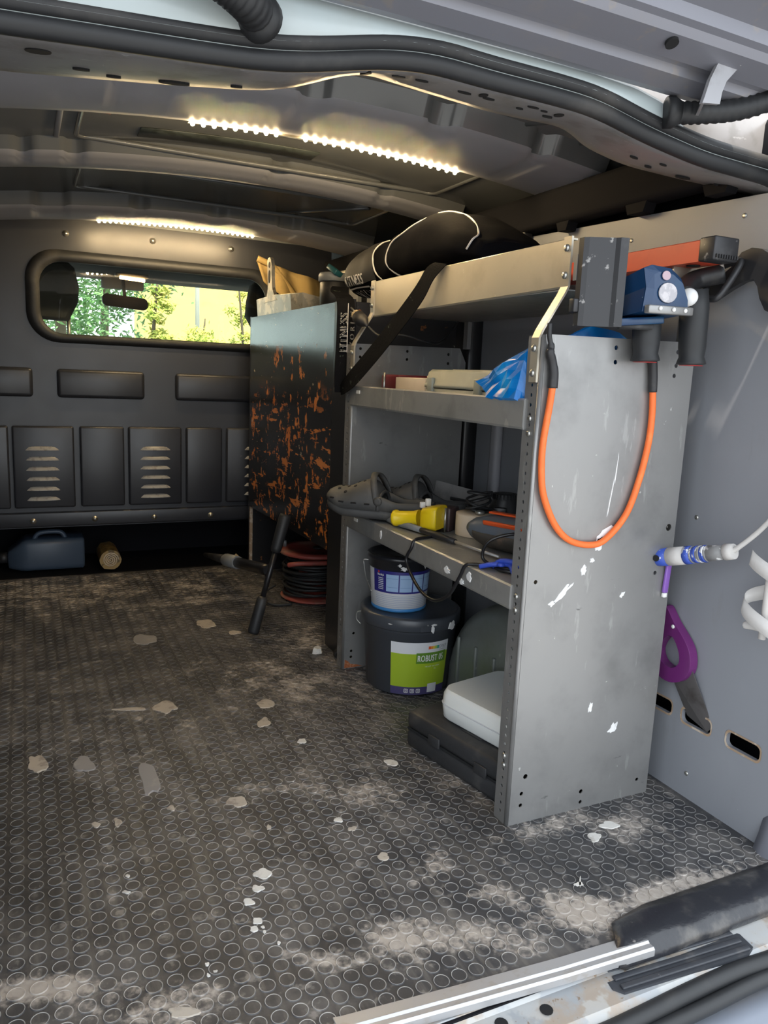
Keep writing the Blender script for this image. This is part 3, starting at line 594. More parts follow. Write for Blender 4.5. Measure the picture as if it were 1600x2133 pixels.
t = thing('dome_lamp', 'small glowing orange dome lamp in the cab ceiling', 'lamp', (0.486, 3.9, 1.21))
mb = MB(); mb.box((0.486, 3.9, 1.212), (0.15, 0.05, 0.02), bev=0.005); mb.build('lamp_housing', 'headliner', t)
mb = MB(); mb.box((0.486, 3.873, 1.196), (0.115, 0.012, 0.016), rot=(0, 0.06, 0), bev=0.004); mb.build('lens', 'dome_glow', t)
def seat(label, x):
    t = thing('cab_seat', label, 'seat', (x, 3.35, 0.4), 'front seats in the cab')
    mb = MB(); prof = [(-0.14, 0.0), (-0.135, 0.06), (-0.12, 0.13), (-0.08, 0.16), (0.08, 0.16), (0.115, 0.13), (0.13, 0.06), (0.125, 0.0), (0.09, -0.07), (-0.1, -0.07)]
    mb.ring_loft([[(x+p[0]*k, y, 1.03+p[1]*k) for p in prof] for y, k in ((3.29, 0.85), (3.31, 1.0), (3.37, 1.0), (3.40, 0.8))]); mb.build('headrest', 'seat_cloth', t)
    for d in (-0.06, 0.06):
        mb = MB(); mb.cyl((x+d+0.03, 3.33, 0.82), (x+d+0.03, 3.33, 0.99), 0.007); mb.build('headrest_post', 'screw_metal', t)
    mb = MB(); mb.box((x, 3.32, 0.60), (0.44, 0.12, 0.5), bev=0.05, seg=3); mb.build('backrest', 'seat_cloth', t)
seat('left cab seat with its headrest showing in the window', 0.085); seat('right cab seat with its headrest at the right end of the window', 1.03)
# ---------------------------------------------------------------- outside
pm('asphalt', (0.20, 0.205, 0.21), 0.85, layers=[dict(c=(0.28, 0.28, 0.28), s=2, t=0.5, w=0.2, a=0.6)])
mb = MB(); mb.box((0, 20, -0.60), (160, 160, 0.10)); struct(mb.build('ground', 'asphalt'), 'grey ground around the van', 'ground')
pm('facade', (0.90, 0.62, 0.20), 0.8, layers=[dict(c=(0.86, 0.58, 0.17), s=2, t=0.5, w=0.3)])
pm('roof_far', (0.4, 0.3, 0.22), 0.8)
t = thing('house', 'pale yellow sunlit house front beyond the windscreen', 'building', (8.0, 22, -0.55))
mb = MB(); mb.box((9.3, 24.0, 3.4), (12, 4, 8)); mb.build('wall', 'facade', t)
mb = MB(); mb.ring_loft([[(3.0, 21.6, 7.4), (3.0, 26.4, 7.4), (3.0, 24.0, 9.4)], [(15.6, 21.6, 7.4), (15.6, 26.4, 7.4), (15.6, 24.0, 9.4)]], smooth=False); mb.build('roof', 'roof_far', t)
pm('post_grey', (0.5, 0.48, 0.44), 0.5)
t = thing('lamp_post', 'thin pale lamp post in front of the sunlit house', 'lamp post', (2.85, 14.0, -0.55))
mb = MB(); mb.cyl((2.85, 14.0, -0.55), (2.85, 14.0, 5.5), 0.045, 0.03); mb.build('pole', 'post_grey', t)
mb = MB(); mb.box((2.85, 13.7, 5.5), (0.2, 0.6, 0.1), bev=0.03); mb.build('lamp_head', 'post_grey', t)
pm('bark', (0.10, 0.075, 0.05), 0.9)
def leafmat(nm, a, b):
    m = pm(nm, a, 0.6, layers=[dict(c=b, s=3, t=0.42, w=0.2)]); bs = m.node_tree.nodes['Principled BSDF']
    bs.inputs['Transmission Weight'].default_value = 0.0; return m
leafmat('leaf_green', (0.10, 0.22, 0.07), (0.18, 0.33, 0.12)); leafmat('leaf_yellow', (0.30, 0.36, 0.06), (0.45, 0.42, 0.08)); leafmat('leaf_dark', (0.07, 0.15, 0.05), (0.12, 0.22, 0.08))
def tree(label, x, y, h, r, mat_, seed, z0=None, n=1500, ls=0.11, cat='tree', nm='tree'):
    rnd = random.Random(seed); t = thing(nm, label, cat, (x, y, -0.55), 'plants beyond the windscreen')
    z0 = h*0.25 if z0 is None else z0
    mb = MB(); P = spline([(x, y, -0.56), (x+0.1*rnd.uniform(-1, 1), y, h*0.35), (x+0.2*rnd.uniform(-1, 1), y, h*0.8)], 4); mb.tube(P, [0.09*(1-0.8*i/(len(P)-1))*max(0.5, r) for i in range(len(P))], 8); mb.build('trunk', 'bark', t)
    mb = MB(); cl = [(rnd.gauss(0, 0.45), rnd.gauss(0, 0.45), rnd.uniform(0, 1)) for _ in range(26)]
    for i in range(n):
        c = cl[i % 26]; wd = r*(0.45+0.8*math.sin(pi*min(1, 0.15+c[2]*0.85)))
        p = V((x+c[0]*wd+rnd.gauss(0, 0.16)*r, y+c[1]*wd+rnd.gauss(0, 0.16)*r, -0.55+z0+(h-z0)*c[2]+rnd.gauss(0, 0.13)*r))
        d = V((rnd.gauss(0, 1), rnd.gauss(0, 1), rnd.gauss(0, 0.6))).normalized()*ls*rnd.uniform(0.6, 1.2); e = d.orthogonal().normalized()*ls*0.35
        f = d.cross(e).normalized()*ls*0.1
        mb._add([p-d, p+e+f, p+d, p-e+f], [(0, 1, 2, 3)])
    mb.build('foliage', mat_, t, recalc=False)
tree('leafy green tree filling the left of the bulkhead window', 0.62, 12.5, 5.2, 1.2, 'leaf_green', 1, 0.8, 5200, 0.075)
tree('dark tree behind the rear view mirror', 1.5, 17.0, 6.0, 1.4, 'leaf_dark', 2, 0.3, 4200, 0.09)
tree('pointed yellow green shrub right of the rear view mirror', 1.32, 8.6, 2.15, 0.22, 'leaf_yellow', 3, 0.2, 1500, 0.04, 'shrub', 'shrub')
tree('thin yellow green tree beside the lamp post', 3.3, 12.3, 2.75, 0.34, 'leaf_yellow', 4, 0.4, 1600, 0.045)
tree('wide low hedge plant below the sunlit house', 2.25, 11.0, 1.85, 0.5, 'leaf_yellow', 5, 0.2, 2200, 0.04, 'shrub', 'shrub')
tree('low green shrub at the right end of the bulkhead window', 2.62, 8.6, 1.75, 0.42, 'leaf_green', 6, 0.2, 2000, 0.045, 'shrub', 'shrub')
tree('sunlit bush glimpsed beside the tailgate hinge', 5.2, 5.4, 4.0, 0.9, 'leaf_yellow', 7, 0.6, 2200, 0.09, 'shrub', 'shrub')
# ---------------------------------------------------------------- aluminium shelving unit
AL = [dict(c=(0.18, 0.18, 0.178), s=7, t=0.45, w=0.25, a=0.6), dict(c=(0.42, 0.42, 0.41), s=40, t=0.62, w=0.06, a=0.5, st=(1, 1, 0.2)), dict(c=(0.10, 0.10, 0.10), s=26, t=0.70, w=0.03, a=0.8, st=(0.35, 0.35, 1.6)), dict(c=(0.70, 0.70, 0.68), s=55, t=0.71, w=0.02, a=0.6)]
pm('alu_panel', (0.29, 0.287, 0.283), 0.36, metal=0.5, rvar=0.18, layers=AL, bump=(180, 0.04))
pm('alu_shelf', (0.36, 0.36, 0.35), 0.42, metal=0.5, rvar=0.2, layers=[dict(c=(0.24, 0.245, 0.235), s=9, t=0.45, w=0.25, a=0.8), dict(c=(0.55, 0.54, 0.50), s=34, t=0.62, w=0.05, a=0.5, st=(1, 1, 0.3)), dict(c=(0.8, 0.79, 0.76), s=60, t=0.72, w=0.02, a=0.7)])
pm('alu_rail', (0.50, 0.46, 0.38), 0.40, metal=0.6, rvar=0.15, layers=[dict(c=(0.40, 0.36, 0.29), s=8, t=0.48, w=0.2, a=0.6), dict(c=(0.7, 0.66, 0.58), s=50, t=0.68, w=0.03, a=0.5)])
pm('steel_bolt', (0.5, 0.5, 0.48), 0.35, metal=0.9)
SX0, SX1, SY0, SY1 = 0.770, 1.105, 1.043, 1.843
shelf = thing('shelving_unit', 'perforated aluminium shelving unit along the right wall', 'shelving', (0.94, 1.44, 0.0))
def side_panel(y, facing, holes, zmin=0.0):
    mb = MB()
    mb.plate([(SX0+0.004, zmin), (SX1, zmin), (SX1, 0.845), (SX1-0.02, 0.882), (SX0+0.004, 0.878)], [circ(x, z, r, 8) for x, z, r in holes], 0.0018, (0, y, 0), (1, 0, 0), (0, 0, 1))
    p = mb.build('end_panel', 'alu_panel', shelf)
    fl = [circ(0.022, 0.02+0.0165*k, 0.0035, 6) for k in range(51)]
    mb = MB(); mb.plate(rrect(0.004, zmin, 0.040, 0.876, 0.002, 1), fl, 0.0018, (SX0, y, 0), (0, 1, 0), (0, 0, 1)); mb.build('perforated_flange', 'alu_panel', p)
    mb = MB(); mb.ring_loft([[(SX0+0.005-0.0055*math.cos(a), y+0.005-0.0055*math.sin(a), z) for a in [pi/2*i/6 for i in range(7)]] for z in (zmin, 0.3, 0.6, 0.877)], closed=False); mb.build('rounded_fold', 'alu_panel', p, solid=0.0012)
    fl = [circ(0.018, 0.03+0.03*k, 0.003, 6) for k in range(27)]
    mb = MB(); mb.plate(rrect(0.0, zmin, 0.030, 0.84, 0.002, 1), fl, 0.0018, (SX1-0.001, y, 0), (0, 1, 0), (0, 0, 1)); mb.build('rear_flange', 'alu_panel', p)
    return p
near_h = [(0.922, 0.864, .0042), (0.923, 0.840, .0042), (1.064, 0.864, .0042), (1.063, 0.840, .004), (1.061, 0.822, .004), (1.088, 0.543, .007), (1.066, 0.457, .0042), (0.792, 0.460, .004), (0.804, 0.093, .005), (0.798, 0.060, .004), (0.798, 0.037, .004), (0.937, 0.036, .0045), (0.938, 0.014, .004), (1.077, 0.033, .004)]
npan = side_panel(SY0, -1, near_h)
fpan = side_panel(SY1, -1, [(0.790, 0.866, .004), (0.790, 0.845, .004), (0.791, 0.826, .004), (0.925, 0.866, .004), (0.925, 0.845, .004), (1.05, 0.864, .004), (1.05, 0.84, .004), (0.80, 0.10, .004), (0.795, 0.05, .004), (0.795, 0.033, .004)])
pm('rust', (0.30, 0.09, 0.03), 0.8, layers=[dict(c=(0.45, 0.25, 0.15), s=60, t=0.5, w=0.1)])
mb = MB(); mb.plate([(0.776, 0.002), (0.80, 0.002), (0.83, 0.003), (0.815, 0.008), (0.795, 0.012), (0.785, 0.022), (0.777, 0.026)], [], 0.001, (0, SY1-0.001, 0), (1, 0, 0), (0, 0, 1)); mb.build('rust_patch', 'rust', fpan)
pm('plaster_splash', (0.72, 0.72, 0.72), 0.7, bump=(80, 0.2), layers=[dict(c=(0.6, 0.6, 0.6), s=50, t=0.55, w=0.1)])
for x, z, a, b, an in ((0.935, 0.535, 0.030, 0.014, 0.5), (0.925, 0.520, 0.010, 0.016, 0), (0.855, 0.437, 0.030, 0.006, 0.75), (0.83, 0.417, 0.008, 0.005, 0.5), (0.895, 0.475, 0.007, 0.012, -0.3), (0.912, 0.490, 0.006, 0.005, 0), (1.0, 0.155, 0.020, 0.010, 0.6), (0.94, 0.60, 0.0015, 0.045, -0.12), (0.948, 0.655, 0.0010, 0.03, -0.06), (0.99, 0.42, 0.008, 0.006, 0.7), (0.94, 0.205, 0.006, 0.012, 0)):
    mb = MB(); N = 16; ca, sa = math.cos(an), math.sin(an); ph = x*50
    pts = []
    for i in range(N):
        t_ = 2*pi*i/N; k = 0.85+0.7*noise.noise((math.cos(t_)*1.8+ph, math.sin(t_)*1.8, ph)); u_, v_ = a*k*math.cos(t_), b*k*math.sin(t_); pts.append((x+u_*ca-v_*sa, z+u_*sa+v_*ca))
    mb.ring_loft([[(p[0], SY0-0.0015, p[1]) for p in pts], [(x+(p[0]-x)*0.9, SY0-0.0027, z+(p[1]-z)*0.9) for p in pts]], smooth=False); mb.build('plaster_splash', 'plaster_splash', npan)
def tray(z0, z1, floor_z, mat_, nm):
    mb = MB(); ya, yb = SY0+0.035, SY1-0.001
    mb.ring_loft([[(SX0-0.002, y, z0), (SX0-0.004, y, z0+0.004), (SX0-0.004, y, z1-0.003), (SX0-0.001, y, z1), (SX0+0.004, y, z1-0.001), (SX0+0.006, y, floor_z), (SX1-0.004, y, floor_z), (SX1-0.002, y, floor_z-0.03), (SX1-0.006, y, floor_z-0.03), (SX1-0.008, y, floor_z-0.003), (SX0+0.003, y, floor_z-0.003), (SX0+0.001, y, z0)] for y in (ya, yb)], smooth=False)
    return mb.build(nm, mat_, shelf)
top_tray = tray(0.720, 0.7725, 0.745, 'alu_shelf', 'shelf_tray'); mid_tray = tray(0.402, 0.447, 0.4465, 'alu_shelf', 'shelf_tray')
for y, z, a, b in ((1.215, 0.425, 0.010, 0.014), (1.30, 0.418, 0.015, 0.009), (1.24, 0.41, 0.012, 0.006), (1.62, 0.425, 0.006, 0.012)):
    mb = MB(); pts = [(y+a*(0.8+0.6*noise.noise((i*0.9, y*40, 0)))*math.cos(2*pi*i/14), z+b*(0.8+0.6*noise.noise((i*0.9, 5, y*40)))*math.sin(2*pi*i/14)) for i in range(14)]
    mb.ring_loft([[(SX0-0.0042, p[0], p[1]) for p in pts], [(SX0-0.0056, y+(p[0]-y)*0.9, z+(p[1]-z)*0.9) for p in pts]], smooth=False); mb.build('plaster_splash', 'plaster_splash', mid_tray)
# upper rack: brackets, front rail and floor
for y in (SY0+0.004, SY1-0.02):
    mb = MB(); path = [(0.764, 0.800), (0.764, 0.872), (0.770, 0.885), (0.808, 0.945), (0.814, 0.957), (0.814, 1.036)]
    mb.ring_loft([[(x, y, z), (x, y+0.020, z), (x+0.004, y+0.020, z), (x+0.004, y, z)] for x, z in path], smooth=False)
    br = mb.build('rack_bracket', 'alu_rail', shelf)
    for z, x in ((0.815, 0.764), (0.855, 0.764), (1.018, 0.814), (0.975, 0.814)):
        mb = MB(); mb.lathe([(0.006, 0), (0.006, 0.002), (0.0045, 0.004), (0.001, 0.0045)], (x, y+0.010, z), (-1, 0, 0), 10); mb.build('bolt', 'steel_bolt', br)
mb = MB(); mb.ring_loft([[(0.818, y, 0.955-(y-1.07)*0.012), (0.816, y, 0.958-(y-1.07)*0.012), (0.816, y, 1.032), (0.819, y, 1.034), (0.830, y, 1.034), (0.830, y, 1.031), (0.820, y, 1.031), (0.820, y, 0.955-(y-1.07)*0.012)] for y in (1.052, 1.84)], smooth=False); mb.build('rack_rail', 'alu_rail', shelf)
mb = MB(); mb.plate([(0.82, 1.06), (1.105, 1.06), (1.105, 1.84), (0.82, 1.84)], [], 0.002, (0, 0, 0.952), (1, 0, 0), (0, 1, 0)); mb.build('rack_floor', 'alu_shelf', shelf)
for y in (SY0+0.02, SY1-0.02):
    mb = MB(); mb.box((1.095, y, 0.93), (0.012, 0.02, 0.10)); mb.build('rack_post', 'alu_panel', shelf)
mb = MB(); mb.lathe([(0.0055, 0), (0.0055, 0.002), (0.003, 0.004)], (SX0, SY0+0.02, 0.74), (-1, 0, 0), 10); bt = mb.build('bolt', 'steel_bolt', shelf)
for dz in (-0.01-0.015, -0.31, -0.335, 0.112-0.74+0.0, 0.13-0.74):
    o = dupe(bt, shelf); o.location = V(bt.location)+V((0, 0, dz))
# label plates on the trays
pm('label_white', (0.75, 0.75, 0.74), 0.5)
for y, z in ((1.79, 0.757), (1.775, 0.432)):
    mb = MB(); mb.box((SX0-0.0045, y, z), (0.0012, 0.022, 0.008)); mb.build('maker_sticker', 'label_white', top_tray if z > 0.6 else mid_tray)

# ---------------------------------------------------------------- scratched black plywood cabinet beyond the shelving
pm('scratched_black', (0.016, 0.016, 0.018), 0.22, rvar=0.12, layers=[
    dict(c=(0.05, 0.065, 0.06), s=3.0, t=0.3, w=0.3, a=0.5, reg=(2, 0.82, 1.2, 0.12)),  # greenish upper band: glossy reflection painted into the colour
    dict(c=(0.62, 0.19, 0.035), s=11, t=0.575, w=0.02, d=8, r=0.75, reg=(2, 0.2, 0.62, 0.18)),
    dict(c=(0.66, 0.23, 0.06), s=34, t=0.62, w=0.02, d=6, st=(1, 0.55, 0.35), reg=(2, 0.1, 0.80, 0.12)),
    dict(c=(0.62, 0.21, 0.05), s=28, t=0.60, w=0.02, d=6, st=(1, 0.3, 1.5), reg=(2, 0.25, 0.62, 0.15)),
    dict(c=(0.5, 0.42, 0.3), s=55, t=0.70, w=0.02, d=3, st=(1, 0.5, 0.6), a=0.8)])
pm('cab_black', (0.014, 0.014, 0.016), 0.35, layers=[dict(c=(0.3, 0.28, 0.25), s=60, t=0.70, w=0.02, st=(1, 1, 0.5), a=0.6), dict(c=(0.35, 0.13, 0.04), s=30, t=0.68, w=0.02, a=0.6)])
cabn = thing('plywood_cabinet', 'scratched black plywood cabinet with worn orange chips beyond the shelving', 'cabinet', (0.97, 2.49, 0))
mb = MB(); mb.plate([(2.055, 0.285), (2.93, 0.268), (2.93, 0.997), (2.055, 0.996)], [], 0.012, (0.800, 0, 0), (0, 1, 0), (0, 0, 1)); mb.build('side_panel', 'scratched_black', cabn)
mb = MB(); mb.box((0.806, 2.049, 0.498), (0.014, 0.010, 0.996)); mb.build('wood_edge', 'ply_edge', cabn)
mb = MB(); mb.box((0.802, 1.985, 0.498), (0.014, 0.118, 0.996)); mb.build('end_post', 'cab_black', cabn)
mb = MB(); mb.box((0.98, 2.49, 0.990), (0.335, 0.88, 0.012)); mb.build('top_board', 'cab_black', cabn)
mb = MB(); mb.box((0.98, 2.936, 0.50), (0.36, 0.012, 1.0)); mb.build('back_board', 'cab_black', cabn)
mb = MB(); mb.box((0.808, 2.928, 0.14), (0.012, 0.006, 0.27)); mb.build('wood_edge', 'ply_edge', cabn)
mb = MB(); mb.box((1.14, 2.49, 0.5), (0.012, 0.88, 0.98)); mb.build('inner_board', 'cab_black', cabn)
mb = MB(); mb.box((0.98, 1.93, 0.5), (0.34, 0.010, 0.98)); mb.build('front_board', 'cab_black', cabn)
mb = MB(); mb.cyl((0.79, 1.905, 0.015), (0.79, 1.925, 0.015), 0.015, n=14); mb.build('foot', 'black_rubber', cabn)
# ---------------------------------------------------------------- paint buckets
pm('bucket_dark', (0.050, 0.056, 0.068), 0.38, layers=[dict(c=(0.075, 0.082, 0.095), s=6, t=0.5, w=0.2, a=0.5)])
pm('bucket_lid', (0.055, 0.062, 0.075), 0.35, layers=[dict(c=(0.5, 0.5, 0.48), s=40, t=0.72, w=0.02, a=0.8)])
pm('label_green', (0.36, 0.50, 0.03), 0.35); pm('label_pale', (0.72, 0.73, 0.76), 0.35); pm('banner_green', (0.12, 0.26, 0.03), 0.35); pm('print_white', (0.82, 0.82, 0.80), 0.4); pm('print_grey', (0.16, 0.17, 0.20), 0.4); pm('label_violet', (0.07, 0.06, 0.16), 0.35)
pm('bucket_navy', (0.028, 0.025, 0.20), 0.35); pm('panel_sky', (0.34, 0.50, 0.75), 0.35); pm('panel_line', (0.16, 0.27, 0.52), 0.35); pm('bucket_white', (0.62, 0.63, 0.66), 0.35); pm('bucket_blue', (0.06, 0.26, 0.60), 0.4); pm('bucket_black', (0.016, 0.017, 0.022), 0.30); pm('logo_red', (0.6, 0.04, 0.03), 0.4)
def wrap(cx, cy, rb, rt, z0, h, off=0.0008):
    """(angle from the camera-facing direction in metres of arc, height) -> point on the tapered wall"""
    a0 = math.atan2(-cy, -cx)
    def fn(u, z, o=off):
        r = rb+(rt-rb)*(z-z0)/h+o; a = a0+u/((rb+rt)/2); return V((cx+r*math.cos(a), cy+r*math.sin(a), z))
    return fn
def patch(fn, u0, u1, z0, z1, nm, mat_, parent, off=0.0008, n=14):
    mb = MB(); mb.grid(lambda a, b: fn(u0+(u1-u0)*a, z0+(z1-z0)*b, off), n, 2); return mb.build(nm, mat_, parent)
bx, by = 0.905, 1.712
B1 = thing('paint_bucket', 'large dark grey paint bucket with green label on the floor', 'bucket', (bx, by, 0))
mb = MB(); mb.lathe([(0.09, 0.003), (0.106, 0.003), (0.110, 0.007), (0.1215, 0.168), (0.124, 0.170), (0.1245, 0.192), (0.118, 0.194)], (bx, by, 0), n=48); body = mb.build('body', 'bucket_dark', B1)
mb = MB(); mb.lathe([(0.126, 0.176), (0.130, 0.180), (0.131, 0.206), (0.127, 0.2105), (0.120, 0.2105), (0.116, 0.206), (0.03, 0.206)], (bx, by, 0), n=48); lid = mb.build('lid', 'bucket_lid', B1)
W1 = wrap(bx, by, 0.110, 0.1215, 0.007, 0.161)
patch(W1, -0.044, 0.112, 0.028, 0.118, 'green_label', 'label_green', body, 0.0008)
patch(W1, -0.044, 0.112, 0.118, 0.148, 'pale_label', 'label_pale', body, 0.0008)
patch(W1, -0.044, 0.112, 0.007, 0.028, 'violet_band', 'label_violet', body, 0.0006)
patch(W1, 0.020, 0.104, 0.092, 0.121, 'banner', 'banner_green', body, 0.0012)
mb = MB(); lettering(mb, 'ROBUST 05', 0.024, lambda u, v: W1(0.023+u, 0.098+v, 0.0018), 0.56, 0.0006); mb.build('print', 'print_white', body)
for k, (c, u) in enumerate((((0.7, 0.12, 0.04), 0.050), ((0.8, 0.30, 0.05), 0.056), ((0.75, 0.55, 0.06), 0.062), ((0.35, 0.55, 0.12), 0.068), ((0.05, 0.35, 0.30), 0.074))):
    pm('rainbow_%d' % k, c, 0.4); patch(W1, u, u+0.006, 0.130, 0.138, 'colour_bar', 'rainbow_%d' % k, body, 0.0014, 2)
mb = MB(); lettering(mb, 'DYRUP', 0.012, lambda u, v: W1(0.081+u, 0.130+v, 0.0016), 0.60); lettering(mb, 'professional', 0.0045, lambda u, v: W1(0.081+u, 0.125+v, 0.0016), 0.8); mb.build('print', 'print_grey', body)
mb = MB(); lettering(mb, 'VÆG & LOFT · WALL & CEILING', 0.0048, lambda u, v: W1(0.044+u, 0.082+v, 0.0014), 0.62); lettering(mb, 'Mat', 0.004, lambda u, v: W1(0.070+u, 0.075+v, 0.0014)); mb.build('print', 'print_white', body)
patch(W1, 0.055, 0.082, 0.012, 0.036, 'barcode_sticker', 'label_pale', body, 0.0016, 4)
for u in (-0.002, 0.014, 0.030):
    mb = MB(); mb.ring_loft([[W1(u+p[0], 0.018+p[1], 0.0012) for p in rrect(-0.0055, -0.0055, 0.0055, 0.0055, 0.002, 2)], [W1(u+p[0]*0.78, 0.018+p[1]*0.78, 0.0012) for p in rrect(-0.0055, -0.0055, 0.0055, 0.0055, 0.002, 2)]], caps=False)
    mb.ring_loft([[W1(u+p[0], 0.018+p[1], 0.0012) for p in rrect(-0.0025, -0.003, 0.0025, 0.003, 0.001, 1)], [W1(u+p[0]*0.6, 0.018+p[1]*0.5, 0.0012) for p in rrect(-0.0025, -0.003, 0.0025, 0.003, 0.001, 1)]], caps=False); mb.build('care_icon', 'print_white', body)
WL = wrap(bx, by, 0.131, 0.131, 0.1, 0.1)
patch(WL, 0.028, 0.055, 0.180, 0.196, 'lid_tab', 'bucket_dark', lid, 0.0015, 4)
for u, z, a, b in ((0.060, 0.186, 0.006, 0.012), (0.064, 0.197, 0.010, 0.003), (-0.05, 0.195, 0.006, 0.0015), (0.125, 0.185, 0.018, 0.014)):
    mb = MB(); pts = [(u+a*(0.8+0.5*noise.noise((i*0.8, u*90, 1)))*math.cos(2*pi*i/14), z+b*(0.8+0.5*noise.noise((i*0.8, 4, u*90)))*math.sin(2*pi*i/14)) for i in range(14)]
    mb.ring_loft([[WL(p[0], p[1], 0.0004) for p in pts], [WL(u+(p[0]-u)*0.9, z+(p[1]-z)*0.9, 0.0018) for p in pts]], smooth=False); mb.build('paint_drip', 'plaster_splash', lid)
a0 = math.atan2(-by, -bx)
mb = MB(); hl = []
for i in range(17):
    t_ = -1+2*i/16; a = a0+pi/2*t_*1.02; hl.append((bx+0.135*math.cos(a), by+0.135*math.sin(a), 0.185-0.055*math.cos(t_*pi/2)*0+0.0))
mb = MB(); e = a0-pi/2*1.05; P = V((bx+0.127*math.cos(e), by+0.127*math.sin(e), 0.183)); d = V((math.cos(e), math.sin(e), 0)); mb.tube(spline([P, P+d*0.014+V((0, 0, -0.004)), P+d*0.016+V((0, 0, -0.022)), P+d*0.004+V((0, 0, -0.036))], 5), 0.0018, 6); mb.build('wire_handle', 'steel_bolt', B1)

sx_, sy_ = 0.880, 1.735; ZB = 0.2065
B2 = thing('paint_bucket', 'small blue and white paint bucket standing on the large bucket', 'bucket', (sx_, sy_, ZB))
mb = MB(); mb.lathe([(0.060, 0.0), (0.0715, 0.0), (0.0725, 0.003), (0.0725, 0.009)], (sx_, sy_, ZB), n=44); mb.build('base_ring', 'bucket_blue', B2)
mb = MB(); mb.lathe([(0.072, 0.009), (0.0725, 0.010), (0.080, 0.122), (0.076, 0.124)], (sx_, sy_, ZB), n=44); bod = mb.build('body', 'bucket_white', B2)
mb = MB(); mb.lathe([(0.080, 0.108), (0.0835, 0.112), (0.084, 0.132), (0.0875, 0.134), (0.088, 0.142), (0.084, 0.1455), (0.078, 0.1455), (0.075, 0.139), (0.02, 0.138)], (sx_, sy_, ZB), n=44); ld = mb.build('lid', 'bucket_black', B2)
W2 = wrap(sx_, sy_, 0.0725, 0.080, ZB+0.010, 0.112)
patch(W2, -0.075, 0.12, ZB+0.050, ZB+0.109, 'navy_band', 'bucket_navy', bod, 0.0006, 24)
for u0, u1 in ((-0.034, -0.002), (0.001, 0.033), (0.036, 0.066), (0.069, 0.1)):
    pp_ = patch(W2, u0, u1, ZB+0.055, ZB+0.100, 'info_panel', 'panel_sky', bod, 0.0011, 6)
    for z in (0.089, 0.066): patch(W2, u0+0.002, u1-0.002, ZB+z, ZB+z+0.001, 'rule', 'panel_line', pp_, 0.0014, 4)
for k in range(7): patch(W2, -0.068, 0.09, ZB+0.014+k*0.0048, ZB+0.0146+k*0.0048, 'rule', 'panel_line', bod, 0.0009, 16)
mb = MB(); lettering(mb, 'Nordsjö', 0.0085, lambda u, v: W2(-0.060+u, ZB+0.094+v, 0.0014), 0.62, 0.0003); mb.build('print', 'print_white', bod)
mb = MB(); mb.ring_loft([[W2(-0.056+p[0], ZB+0.1035+p[1], 0.0013) for p in circ(0, 0, 0.003, 10)], [W2(-0.056+p[0]*0.1, ZB+0.1035+p[1]*0.1, 0.0013) for p in circ(0, 0, 0.003, 10)]], caps=False); mb.build('logo_dot', 'logo_red', bod)
for k in range(7): patch(W2, -0.058, -0.042, ZB+0.058+k*0.0048, ZB+0.060+k*0.0048, 'rule', 'bucket_white', bod, 0.0011, 3)
WL2 = wrap(sx_, sy_, 0.084, 0.084, 0.1, 0.1)
for u, z, a, b in ((0.012, ZB+0.118, 0.013, 0.007), (0.0, ZB+0.126, 0.006, 0.005), (0.072, ZB+0.122, 0.004, 0.006)):
    mb = MB(); pts = [(u+a*(0.8+0.8*noise.noise((i*0.8, u*90, 1)))*math.cos(2*pi*i/14), z+b*(0.8+0.8*noise.noise((i*0.8, 4, u*90)))*math.sin(2*pi*i/14)) for i in range(14)]
    mb.ring_loft([[WL2(p[0], p[1], 0.0002) for p in pts], [WL2(u+(p[0]-u)*0.9, z+(p[1]-z)*0.9, 0.0016) for p in pts]], smooth=False); mb.build('paint_drip', 'plaster_splash', ld)
a2 = math.atan2(-sy_, -sx_); e = a2-pi/2*1.0; P = V((sx_+0.083*math.cos(e), sy_+0.083*math.sin(e), ZB+0.118)); d = V((math.cos(e), math.sin(e), 0)); q = V((math.cos(a2), math.sin(a2), 0))
mb = MB(); mb.tube(spline([P, P+d*0.012, P+d*0.012+V((0, 0, -0.012)), P+d*0.004+q*0.02+V((0, 0, -0.045)), P-d*0.012+q*0.05+V((0, 0, -0.07))], 6), 0.0016, 6); mb.build('wire_handle', 'steel_bolt', B2)

# ---------------------------------------------------------------- cases on the floor in the shelving
pm('case_black', (0.030, 0.031, 0.034), 0.55, bump=(140, 0.3), layers=[dict(c=(0.09, 0.085, 0.08), s=16, t=0.5, w=0.2, a=0.5)])
pm('case_white', (0.82, 0.84, 0.82), 0.35); pm('case_olive', (0.30, 0.30, 0.24), 0.5, layers=[dict(c=(0.36, 0.35, 0.28), s=10, t=0.5, w=0.2)])
def xform(o, ang): return Matrix.Translation(o) @ Matrix.Rotation(ang, 4, 'Z')
C1 = thing('tool_case', 'flat black textured tool case lying on the floor behind the near panel', 'case', (0.87, 1.28, 0))
M1 = xform((0.868, 1.245, 0), 0.20)
mb = MB(); mb.box((0, 0, 0.021), (0.20, 0.33, 0.040), bev=0.010, M=M1); mb.build('lower_shell', 'case_black', C1)
mb = MB(); mb.box((0, 0, 0.064), (0.20, 0.33, 0.040), bev=0.010, M=M1); up = mb.build('upper_shell', 'case_black', C1)
mb = MB(); mb.box((0, 0, 0.0425), (0.196, 0.326, 0.005), M=M1); mb.build('seam', 'black_rubber', C1)
for y in (-0.07, 0.07): mb = MB(); mb.box((-0.101, y, 0.050), (0.006, 0.035, 0.022), bev=0.002, M=M1); mb.build('latch', 'case_black', C1)
mb = MB(); mb.box((-0.05, 0, 0.085), (0.03, 0.06, 0.003), bev=0.001, M=M1); mb.build('badge', 'case_black', up)
C2 = thing('plastic_box', 'white rounded plastic box resting on the black tool case', 'box', (0.90, 1.24, 0.0865))
